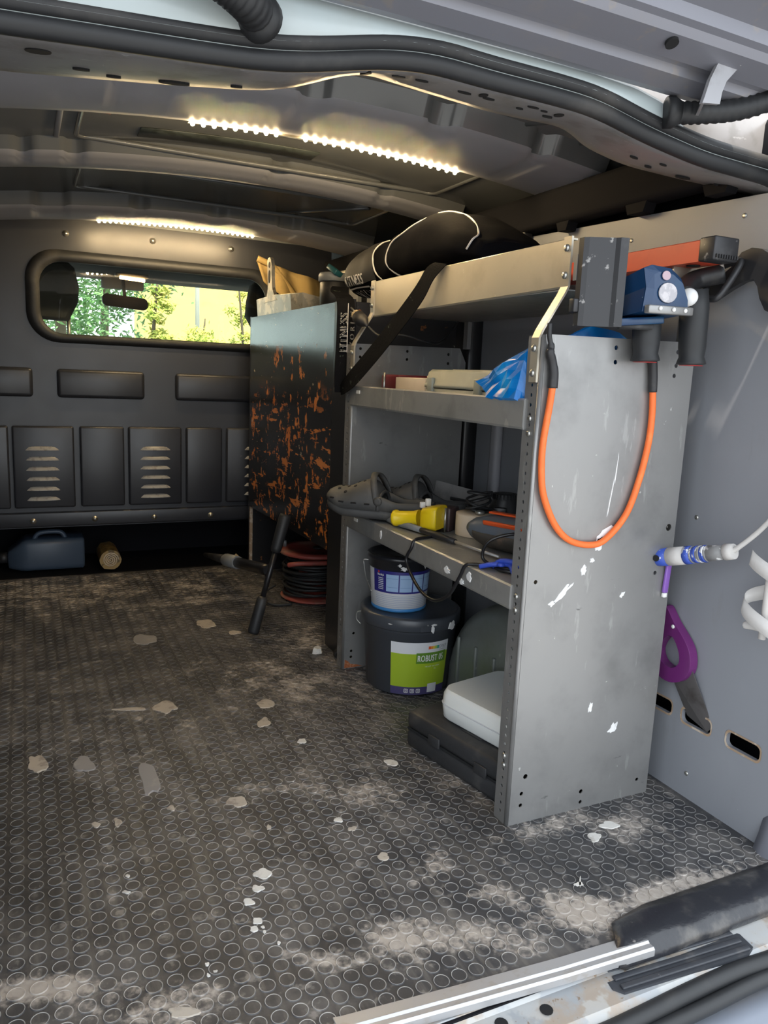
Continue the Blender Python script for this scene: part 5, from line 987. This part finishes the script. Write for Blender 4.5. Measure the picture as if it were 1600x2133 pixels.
mb = MB(); mb.grid(lambda u, v: V((0.835+0.24*u+0.02*v, 2.985-0.05*u-0.03*v+0.010*math.sin(u*14), 1.225-0.05*u-(0.02+0.20*v)*(0.4+0.6*u)-0.0*u)), 18, 8); mb.build('sack_cloth', 'cloth_ochre', t, solid=0.006)
mb = MB(); mb.tube(spline([(0.835, 2.98, 1.222), (0.90, 2.965, 1.19), (0.97, 2.945, 1.10), (1.02, 2.93, 1.03)], 5), 0.012, 8); mb.build('rolled_hem', 'cloth_ochre', t)
t = thing('brass_bar', 'dull brass coloured bar behind the lidded can', 'bar', (0.98, 2.5, 1.0))
mb = MB(); mb.box((1.0, 2.45, 1.125), (0.03, 0.32, 0.035), rot=(0, 0, 0.1), bev=0.01); mb.build('bar', 'alu_rail', t)
mb = MB(); mb.box((1.03, 2.40, 1.055), (0.02, 0.03, 0.11)); mb.box((1.0, 2.58, 1.055), (0.02, 0.03, 0.11)); mb.build('support', 'black_plastic', t)
# ---------------------------------------------------------------- cable reel and pump in and before the cabinet
pm('reel_red', (0.30, 0.06, 0.045), 0.5, layers=[dict(c=(0.28, 0.17, 0.13), s=9, t=0.46, w=0.2, a=0.8), dict(c=(0.12, 0.08, 0.07), s=22, t=0.58, w=0.1, a=0.7)])
t = thing('cable_reel', 'dusty red cable reel wound with black cable inside the cabinet', 'cable reel', (0.945, 2.50, 0))
cx, cy = 0.935, 2.52
mb = MB(); mb.lathe([(0.03, 0.006), (0.120, 0.006), (0.124, 0.010), (0.120, 0.014), (0.03, 0.014)], (cx, cy, 0), n=40); mb.build('flange', 'reel_red', t)
mb = MB(); mb.lathe([(0.03, 0.168), (0.130, 0.168), (0.134, 0.173), (0.131, 0.180), (0.10, 0.182), (0.095, 0.178), (0.03, 0.178)], (cx, cy, 0), n=40); fl = mb.build('flange', 'reel_red', t)
mb = MB(); mb.lathe([(0.006, 0), (0.006, 0.022), (0.004, 0.024)], (cx-0.10, cy+0.05, 0.180), n=10); mb.build('crank_peg', 'grey_plastic', fl)
mb = MB(); mb.lathe([(0.020, 0), (0.020, 0.006), (0.012, 0.008)], (cx+0.01, cy, 0.178), n=16); mb.build('hub', 'black_plastic', fl)
mb = MB(); mb.lathe([(0.06, 0.014), (0.06, 0.168)], (cx, cy, 0), n=24); mb.build('drum', 'reel_red', t)
mb = MB(); pts = []; rnd = random.Random(4)
for i in range(15*20): pts.append((cx+(0.102+0.010*math.sin(i*0.21)+0.006*rnd.random())*math.cos(2*pi*i/20), cy+(0.102+0.010*math.sin(i*0.21))*math.sin(2*pi*i/20), 0.023+0.1255*i/300+0.004*math.sin(i*0.5)))
mb.tube(pts, 0.0055, 6); mb.build('wound_cable', 'black_rubber', t)
mb = MB(); mb.tube(spline([(0.80, 2.42, 0.150), (0.83, 2.40, 0.158), (0.95, 2.385, 0.158), (1.06, 2.42, 0.158), (1.085, 2.47, 0.14), (1.09, 2.50, 0.01)], 6), 0.008, 8); mb.build('tube_frame', 'reel_red', t)
mb = MB(); mb.tube(spline([(0.78, 2.50, 0.06), (0.745, 2.49, 0.045), (0.735, 2.47, 0.02), (0.76, 2.44, 0.008), (0.82, 2.43, 0.008)], 6), 0.0055, 6); mb.build('loose_cable_end', 'black_rubber', t)
t = thing('hand_pump', 'black tubular hand pump with rubber gripped crossbar leaning on the reel', 'pump', (0.60, 2.14, 0))
a, b = V((0.603, 2.15, 0.018)), V((0.712, 2.19, 0.372)); q = lambda s: a+(b-a)*s
def part(pts, rs, nm, mat_, n=12):
    mb = MB(); mb.tube(pts, rs, n); return mb.build(nm, mat_, t)
part([q(0.30), q(0.5), q(0.72)], 0.0085, 'crossbar', 'black_gloss')
part([q(0.0), q(0.02), q(0.28), q(0.31)], [0.015, 0.0175, 0.0165, 0.013], 'rubber_grip', 'black_rubber')
part([q(0.68), q(0.71), q(0.98), q(1.0)], [0.013, 0.0165, 0.0185, 0.016], 'rubber_grip', 'black_rubber')
c_ = V((0.672, 2.20, 0.190)); e_ = V((0.63, 2.92, 0.075))
part(spline([q(0.44), c_+V((-0.006, 0.02, -0.02)), c_+V((-0.002, 0.05, -0.004))], 5), 0.007, 'fork_arm', 'black_gloss'); part(spline([q(0.62), c_+V((0.008, 0.02, 0.02)), c_+V((0, 0.05, 0.004))], 5), 0.007, 'fork_arm', 'black_gloss')
ln = lambda s: c_+V((0, 0.03, 0))+(e_-c_)*s
part([ln(0.0), ln(0.05), ln(0.55)], [0.016, 0.0185, 0.0185], 'pump_tube', 'black_gloss')
part([ln(0.42), ln(0.60), ln(0.62)], [0.0225, 0.0235, 0.02], 'collar', 'grey_plastic')
part([ln(0.62), ln(0.85), ln(1.0)], [0.019, 0.012, 0.008], 'nozzle', 'black_plastic')
mb = MB(); mb._add([c_+V((-0.0185*math.cos(a_), 0.30+y, -0.045+0.019*math.sin(a_))) for y in (0, 0.09) for a_ in (0.2, 0.6, 1.0)], [(0, 1, 4, 3), (1, 2, 5, 4)]); mb.build('label', 'plug_tan', t)
# ---------------------------------------------------------------- under the bulkhead
pm('can_blue', (0.060, 0.085, 0.125), 0.4)
t = thing('jerrycan', 'blue grey plastic jerrycan lying in the recess under the bulkhead', 'jerrycan', (0.08, 3.17, 0))
mb = MB(); mb.ring_loft([[(x, 3.19+p[0]*k, 0.068+p[1]*k+dz) for p in rrect(-0.075, -0.062, 0.075, 0.062, 0.022, 3)] for x, k, dz in ((-0.075, 0.3, -0.02), (-0.070, 0.55, -0.02), (-0.03, 0.86, -0.008), (-0.02, 0.95, -0.003), (0.0, 1.0, 0), (0.19, 1.0, 0), (0.198, 0.9, 0))]); mb.build('body', 'can_blue', t)
mb = MB(); mb.lathe([(0.022, 0), (0.022, 0.028), (0.018, 0.03)], (-0.072, 3.19, 0.05), (-1, 0, 0), 16); mb.build('cap', 'black_plastic', t)
mb = MB(); mb.tube(spline([(0.02, 3.15, 0.125), (0.04, 3.15, 0.150), (0.11, 3.15, 0.152), (0.13, 3.15, 0.128)], 5), 0.009, 8); mb.build('handle', 'can_blue', t)
pm('amber_film', (0.34, 0.22, 0.08), 0.3, layers=[dict(c=(0.12, 0.08, 0.03), s=40, t=0.5, w=0.1)])
t = thing('film_roll', 'crumpled amber roll beside the jerrycan', 'roll', (0.30, 3.12, 0))
mb = MB(); mb.ring_loft([[(0.290+(0.040+0.005*noise.noise((k*0.9, y*30, 0)))*math.cos(2*pi*k/20), y, 0.044+(0.040+0.005*noise.noise((k*0.9, y*30, 4)))*math.sin(2*pi*k/20)) for k in range(20)] for y in (3.08, 3.09, 3.16, 3.24)], smooth=False); mb.build('roll', 'amber_film', t)
mb = MB(); mb.tube([(0.290+0.030*(1-i/46)*math.cos(i*0.55), 3.079, 0.044+0.030*(1-i/46)*math.sin(i*0.55)) for i in range(44)], 0.0022, 5); mb.build('spiral_end', 'card_cream', t)
t = thing('plaster_lump', 'white lump of plaster on the floor by the cabinet post', 'plaster lump', (0.75, 1.98, 0.0))
crumple([(0.748+0.016*math.cos(i*1.05)*(1 if z < 0.015 else 0.75), 1.975+0.012*math.sin(i*1.05), z) for i in range(6) for z in (0.0022, 0.018)], 0.004, 'l', 'x', 8, 2).build('lump', 'paint_white', t)
# ---------------------------------------------------------------- orange bungee on the near panel
pm('bungee_orange', (0.85, 0.16, 0.03), 0.55, bump=(300, 0.2), layers=[dict(c=(0.95, 0.22, 0.05), s=30, t=0.5, w=0.2)])
t = thing('bungee_cord', 'bright orange bungee cord hanging in a loop on the near panel', 'bungee cord', (0.89, 1.03, 0.52))
BY = 1.033
P = spline([(0.7885, BY, 0.797), (0.785, BY, 0.76), (0.778, BY, 0.70), (0.780, BY, 0.65), (0.789, BY, 0.61), (0.816, BY, 0.562), (0.850, BY, 0.533), (0.895, BY, 0.522), (0.930, BY, 0.530), (0.972, BY, 0.573), (0.995, BY, 0.635), (1.008, BY, 0.70), (1.010, BY, 0.75), (1.006, BY, 0.795)], 7)
mb = MB(); mb.tube(P, 0.0058, 10); mb.build('cord', 'bungee_orange', t)
mb = MB(); mb.tube(spline([(0.7885, BY, 0.792), (0.788, BY, 0.815), (0.783, BY, 0.835), (0.777, BY-0.001, 0.848), (0.779, BY, 0.858), (0.774, BY, 0.875), (0.773, BY, 0.895)], 5), [0.0085]*8+[0.0078]*6+[0.0075]*4+[0.006]*4+[0.0042]*9, 10); mb.build('hook_end', 'black_plastic', t)
mb = MB(); mb.tube(spline([(1.006, BY, 0.792), (1.004, BY, 0.815), (1.001, BY, 0.835), (0.998, BY, 0.850)], 5), 0.0078, 10); mb.build('hook_end', 'black_plastic', t)
# ---------------------------------------------------------------- things hung over the near panel
pm('blue_enamel', (0.006, 0.035, 0.10), 0.3, layers=[dict(c=(0.62, 0.61, 0.58), s=55, t=0.68, w=0.03, a=0.9), dict(c=(0.01, 0.07, 0.14), s=9, t=0.5, w=0.2, a=0.7)])
pm('worn_black_steel', (0.035, 0.035, 0.038), 0.42, metal=0.3, layers=[dict(c=(0.32, 0.31, 0.30), s=45, t=0.63, w=0.05, a=0.8), dict(c=(0.14, 0.14, 0.14), s=9, t=0.5, w=0.2, a=0.5)])
pm('sticker_grey', (0.40, 0.39, 0.42), 0.4, layers=[dict(c=(0.55, 0.53, 0.55), s=60, t=0.5, w=0.1)]); pm('sticker_pink', (0.45, 0.33, 0.38), 0.4); pm('paint_knob', (0.8, 0.8, 0.8), 0.4)
t = thing('wall_bracket', 'worn black steel channel bracket standing beside the upper rack', 'bracket', (0.85, 1.02, 0.897))
mb = MB(); mb.ring_loft([[(0.816, 1.03, z), (0.816, 1.018, z), (0.822, 1.012, z), (0.858, 0.992, z), (0.862, 0.985, z), (0.874, 0.980, z), (0.876, 0.986, z), (0.868, 0.992, z), (0.864, 1.0, z), (0.824, 1.022, z), (0.822, 1.03, z)] for z in (0.893, 0.96, 1.03)], smooth=False); mb.build('channel', 'worn_black_steel', t)
mb = MB(); mb.box((0.812, 1.026, 0.925), (0.010, 0.014, 0.022), bev=0.002); mb.build('side_lug', 'worn_black_steel', t)
mb = MB(); mb.box((0.822, 1.034, 0.985), (0.014, 0.008, 0.04)); mb.build('mount_plate', 'alu_panel', t)
t = thing('mixer_machine', 'dark blue paint splashed machine housing with two black grips hung above the near panel', 'machine', (0.96, 1.0, 0.84))
mb = MB(); fr = [(0.893, 0.918), (0.897, 0.955), (0.889, 0.984), (0.905, 0.990), (0.945, 0.988), (0.968, 0.975), (0.985, 0.945), (0.988, 0.920)]
mb.ring_loft([[(x, 0.958, z) for x, z in fr], [(x+0.006, 0.952, z-0.002) for x, z in [(0.90, 0.925), (0.903, 0.955), (0.900, 0.977), (0.910, 0.982), (0.94, 0.98), (0.962, 0.968), (0.976, 0.943), (0.978, 0.925)]]], smooth=False)
mb.ring_loft([[(x, 0.960, z) for x, z in fr], [(0.92+(x-0.92)*0.9, 1.04, 0.935+(z-0.95)*0.85) for x, z in fr], [(0.93+(x-0.92)*0.55, 1.12, 0.935+(z-0.95)*0.6) for x, z in fr]], smooth=False); h_ = mb.build('housing', 'blue_enamel', t)
mb = MB(); mb.box((0.940, 0.948, 0.922), (0.094, 0.012, 0.013), rot=(0, -0.02, 0), bev=0.002); lip = mb.build('steel_lip', 'alu_panel', t)
for x in (0.915, 0.943, 0.968): mb = MB(); mb.lathe([(0.0035, 0), (0.0035, 0.002), (0.002, 0.003)], (x, 0.942, 0.923), (0, -1, 0), 10); mb.build('rivet', 'plaster_splash', lip)
mb = MB(); mb.ring_loft([[(0.936+p[0], 0.9505, 0.949+p[1]) for p in circ(0, 0, 0.020, 18, 0.016)], [(0.936+p[0]*0.95, 0.9492, 0.949+p[1]*0.95) for p in circ(0, 0, 0.020, 18, 0.016)]]); mb.build('round_sticker', 'sticker_grey', h_)
mb = MB(); mb.ring_loft([[(0.929+p[0], 0.9505, 0.975+p[1]) for p in circ(0, 0, 0.009, 14, 0.0075)], [(0.929+p[0]*0.95, 0.9492, 0.975+p[1]*0.95) for p in circ(0, 0, 0.009, 14, 0.0075)]]); mb.build('small_sticker', 'sticker_pink', h_)
mb = MB(); mb.cyl((0.885, 1.0, 0.897), (0.942, 0.985, 0.899), 0.006, n=12); mb.build('hinge_rod', 'worn_black_steel', t)
mb = MB(); mb.box((0.915, 1.0, 0.905), (0.085, 0.05, 0.012), rot=(0, -0.1, -0.2), bev=0.002); mb.build('base_plate', 'blue_enamel', t)
for (x, y, zt, zb) in ((0.961, 1.012, 0.92, 0.842), (1.033, 0.985, 0.965, 0.840)):
    mb = MB(); mb.lathe([(0.020, zt-zb), (0.0235, (zt-zb)*0.75), (0.0225, 0.03), (0.0205, 0.014), (0.0235, 0.006), (0.0245, 0.002), (0.018, 0.0005)], (x+0.006*(zt > 0.95), y, zb), (-0.06, 0, 1), 20); g_ = mb.build('grip', 'black_rubber', t)
    mb = MB(); mb.lathe([(0.0195, 0), (0.0195, 0.001)], (x+0.006*(zt > 0.95), y, zb-0.0008), n=18); mb.build('red_end_cap', 'red_plastic', g_)
mb = MB(); mb.lathe([(0.001, 0.0)]+[(0.0155*math.sin(pi*i/12), 0.0155-0.0155*math.cos(pi*i/12)) for i in range(1, 12)]+[(0.001, 0.031)], (1.012, 0.965, 0.950), (0, 1, 0), 20); mb.build('white_knob', 'paint_knob', t)
mb = MB(); mb.tube(spline([(1.01, 0.985, 0.952), (1.03, 1.01, 0.968), (1.075, 1.03, 0.988), (1.11, 1.0, 1.0)], 6), 0.017, 12); mb.build('shaft', 'black_plastic', t)
pm('level_red', (0.62, 0.075, 0.035), 0.4, layers=[dict(c=(0.5, 0.06, 0.03), s=14, t=0.5, w=0.2)])
t = thing('spirit_level', 'red spirit level with black end cap lying above the near panel', 'spirit level', (1.07, 1.3, 1.01))
mb = MB(); mb.ring_loft([[(1.040, y, 1.012), (1.040, y, 1.046), (1.044, y, 1.048), (1.090, y, 1.048), (1.092, y, 1.046), (1.092, y, 1.012)] for y in (0.995, 1.75)], smooth=False); bd = mb.build('beam', 'level_red', t)
mb = MB(); mb.box((1.066, 0.978, 1.031), (0.056, 0.034, 0.039), bev=0.003); cp = mb.build('end_cap', 'worn_black_steel', t)
for i in range(9): mb = MB(); mb.box((1.043+i*0.0058, 0.960, 1.018), (0.003, 0.004, 0.006)); mb.build('tooth', 'black_plastic', cp)
for y in (1.03, 1.09): mb = MB(); mb.lathe([(0.012, 0), (0.012, 0.001)], (1.066, y, 1.0105), (0, 0, 1), 14); mb.build('hanging_hole', 'hole_dark', bd)
mb = MB(); mb.box((1.10, 1.06, 0.990), (0.10, 0.006, 0.045), bev=0.001); lb = mb.build('support_bracket', 'alu_rail', t)
mb = MB(); mb.lathe([(0.007, 0), (0.007, 0.004), (0.004, 0.005)], (1.085, 1.057, 0.992), (0, -1, 0), 6); mb.build('bolt', 'steel_bolt', lb)
t = thing('auger_blade', 'black curved steel blade with loop handle hung on the lining by the level', 'blade', (1.12, 0.95, 0.93))
pro = [(1.064, 0.975), (1.03, 0.995), (1.004, 1.012), (0.985, 1.035), (0.965, 1.040), (0.945, 1.036), (0.915, 1.018), (0.89, 0.99), (0.86, 0.965), (0.86, 0.90), (0.885, 0.918), (0.905, 0.926), (0.925, 0.935), (0.938, 0.955), (0.945, 0.975), (0.955, 0.988), (0.975, 0.985), (1.0, 0.975), (1.03, 0.96)]
mb = MB(); mb.plate(pro, [], 0.012, (1.128, 0, 0), (0, 1, 0), (0, 0, 1)); mb.build('blade', 'black_plastic', t)
mb = MB(); mb.tube(spline([(1.125, 1.035, 1.008), (1.09, 1.02, 0.965), (1.085, 1.0, 0.955), (1.09, 0.985, 0.962), (1.115, 0.975, 1.01), (1.125, 0.99, 1.02)], 6, loop=True), 0.006, 8, loop=True); mb.build('loop_handle', 'worn_black_steel', t)
# ---------------------------------------------------------------- roller handle, whisk and saw on the lining
pm('roller_blue', (0.04, 0.09, 0.45), 0.4, layers=[dict(c=(0.75, 0.76, 0.78), s=45, t=0.55, w=0.04)]); pm('roller_grey', (0.25, 0.25, 0.25), 0.5, layers=[dict(c=(0.75, 0.75, 0.75), s=50, t=0.52, w=0.04)]); pm('dried_paint', (0.56, 0.54, 0.52), 0.7, bump=(60, 0.4)); pm('purple_plastic', (0.14, 0.022, 0.14), 0.35); pm('violet_plastic', (0.22, 0.10, 0.42), 0.35)
t = thing('paint_roller', 'blue paint roller frame caked in white paint sticking out along the lining', 'paint roller', (1.12, 1.0, 0.5))
r0, r1 = V((1.075, 1.055, 0.482)), V((1.105, 0.905, 0.527)); d = (r1-r0); ql = lambda s: r0+d*s
def rl(s0, s1, ra, rb_, nm, m_): mb = MB(); mb.cyl(ql(s0), ql(s1), ra, rb_, 18); return mb.build(nm, m_, t)
e_ = rl(0.0, 0.20, 0.0165, 0.017, 'end_piece', 'roller_blue'); rl(0.20, 0.42, 0.0172, 0.0168, 'paint_crust', 'dried_paint'); rl(0.42, 0.50, 0.0172, 0.0165, 'collar', 'roller_blue')
for i in range(4): rl(0.50+i*0.05, 0.525+i*0.05, 0.0158, 0.0156, 'ring', 'roller_grey' if i % 2 == 0 else 'roller_blue'); rl(0.525+i*0.05, 0.55+i*0.05, 0.0148, 0.0146, 'ring', 'roller_blue' if i % 2 == 0 else 'roller_grey')
rl(0.70, 0.90, 0.0145, 0.0125, 'grip', 'roller_grey'); rl(0.90, 1.0, 0.0150, 0.0135, 'paint_lump', 'dried_paint')
mb = MB(); q_ = ql(0.10)+V((-0.0175, -0.003, 0.0)); mb.lathe([(0.006, 0), (0.006, 0.002)], q_, (-1, -0.4, 0), 12); mb.build('hang_hole', 'hole_dark', e_)
mb = MB(); mb.tube(spline([ql(0.97), ql(1.02)+V((0, -0.002, 0.006)), V((1.115, 0.865, 0.575)), V((1.12, 0.82, 0.64))], 5), 0.0045, 8); mb.build('frame_wire', 'dried_paint', t)
t = thing('mixing_whisk', 'white paint covered spiral mixing whisk at the right frame edge', 'whisk', (1.12, 0.83, 0.45))
mb = MB(); rg = []
for i in range(61):
    s = i/60; a = s*2*pi*1.45+2.4; r = 0.036; c = V((1.115, 0.845, 0.525-0.13*s)); p = c+V((0.45*r*math.cos(a), r*math.sin(a), 0)); tt = V((-0.45*math.sin(a), math.cos(a), -0.25)).normalized(); n_ = V((0.3, 0.1, 1)).normalized()
    rg.append([p+n_*0.013, p+n_*0.013+V((0.002, 0.002, 0)), p-n_*0.013+V((0.002, 0.002, 0)), p-n_*0.013])
mb.ring_loft(rg); mb.build('spiral_blade', 'dried_paint', t)
mb = MB(); mb.cyl((1.115, 0.838, 0.60), (1.115, 0.838, 0.39), 0.006, n=10); mb.build('shaft', 'dried_paint', t)
mb = MB(); mb.tube(spline([(1.115, 0.875, 0.403), (1.115, 0.86, 0.406), (1.115, 0.82, 0.41)], 4), [0.004]+[0.007]*8, 8); mb.build('foot_ring', 'dried_paint', t)
t = thing('violet_stick', 'small violet plastic stick hanging under the roller end', 'stick', (1.09, 1.036, 0.44))
mb = MB(); mb.box((1.092, 1.036, 0.445), (0.012, 0.006, 0.055), rot=(0, 0.06, 0), bev=0.002); mb.build('stick', 'violet_plastic', t)
mb = MB(); mb.box((1.090, 1.036, 0.413), (0.009, 0.0075, 0.009), bev=0.002); mb.build('tip', 'print_white', t)
t = thing('hand_saw', 'handsaw with purple handle pushed blade first into a slot of the lining', 'saw', (1.15, 1.04, 0.16))
mb = MB(); sw = [(1.052, 0.238), (1.005, 0.268), (0.955, 0.168), (0.967, 0.152), (1.018, 0.165)]
mb.ring_loft([[(1.150 if z > 0.2 else 1.168, y, z) for y, z in sw], [(1.1515 if z > 0.2 else 1.1695, y, z) for y, z in sw]], smooth=False); pm('saw_steel', (0.16, 0.15, 0.15), 0.4, metal=0.6, layers=[dict(c=(0.09, 0.08, 0.075), s=14, t=0.5, w=0.2)]); mb.build('blade', 'saw_steel', t)
hand = spline([(1.098, 0.362, 0), (1.078, 0.374, 0), (1.052, 0.348, 0), (1.022, 0.322, 0), (1.006, 0.300, 0), (1.002, 0.268, 0), (1.018, 0.240, 0), (1.050, 0.226, 0), (1.082, 0.232, 0), (1.104, 0.262, 0), (1.112, 0.300, 0), (1.104, 0.318, 0), (1.088, 0.312, 0), (1.082, 0.330, 0), (1.092, 0.345, 0)], 4, loop=True)
hole = spline([(1.070, 0.312, 0), (1.052, 0.318, 0), (1.034, 0.296, 0), (1.030, 0.272, 0), (1.048, 0.256, 0), (1.074, 0.262, 0), (1.084, 0.284, 0)], 4, loop=True)
mb = MB(); mb.plate([(p.x, p.y) for p in hand], [[(p.x, p.y) for p in hole]], 0.020, (1.141, 0, 0), (0, 1, 0), (0, 0, 1)); hdl = mb.build('handle', 'purple_plastic', t)
bm_ = hdl.modifiers.new('rounded', 'BEVEL'); bm_.width = 0.005; bm_.segments = 3; bm_.limit_method = 'ANGLE'
mb = MB(); mb.lathe([(0.004, 0), (0.004, 0.0015), (0.002, 0.002)], (1.140, 1.052, 0.340), (-1, 0, 0), 10); mb.build('rivet', 'print_white', hdl)
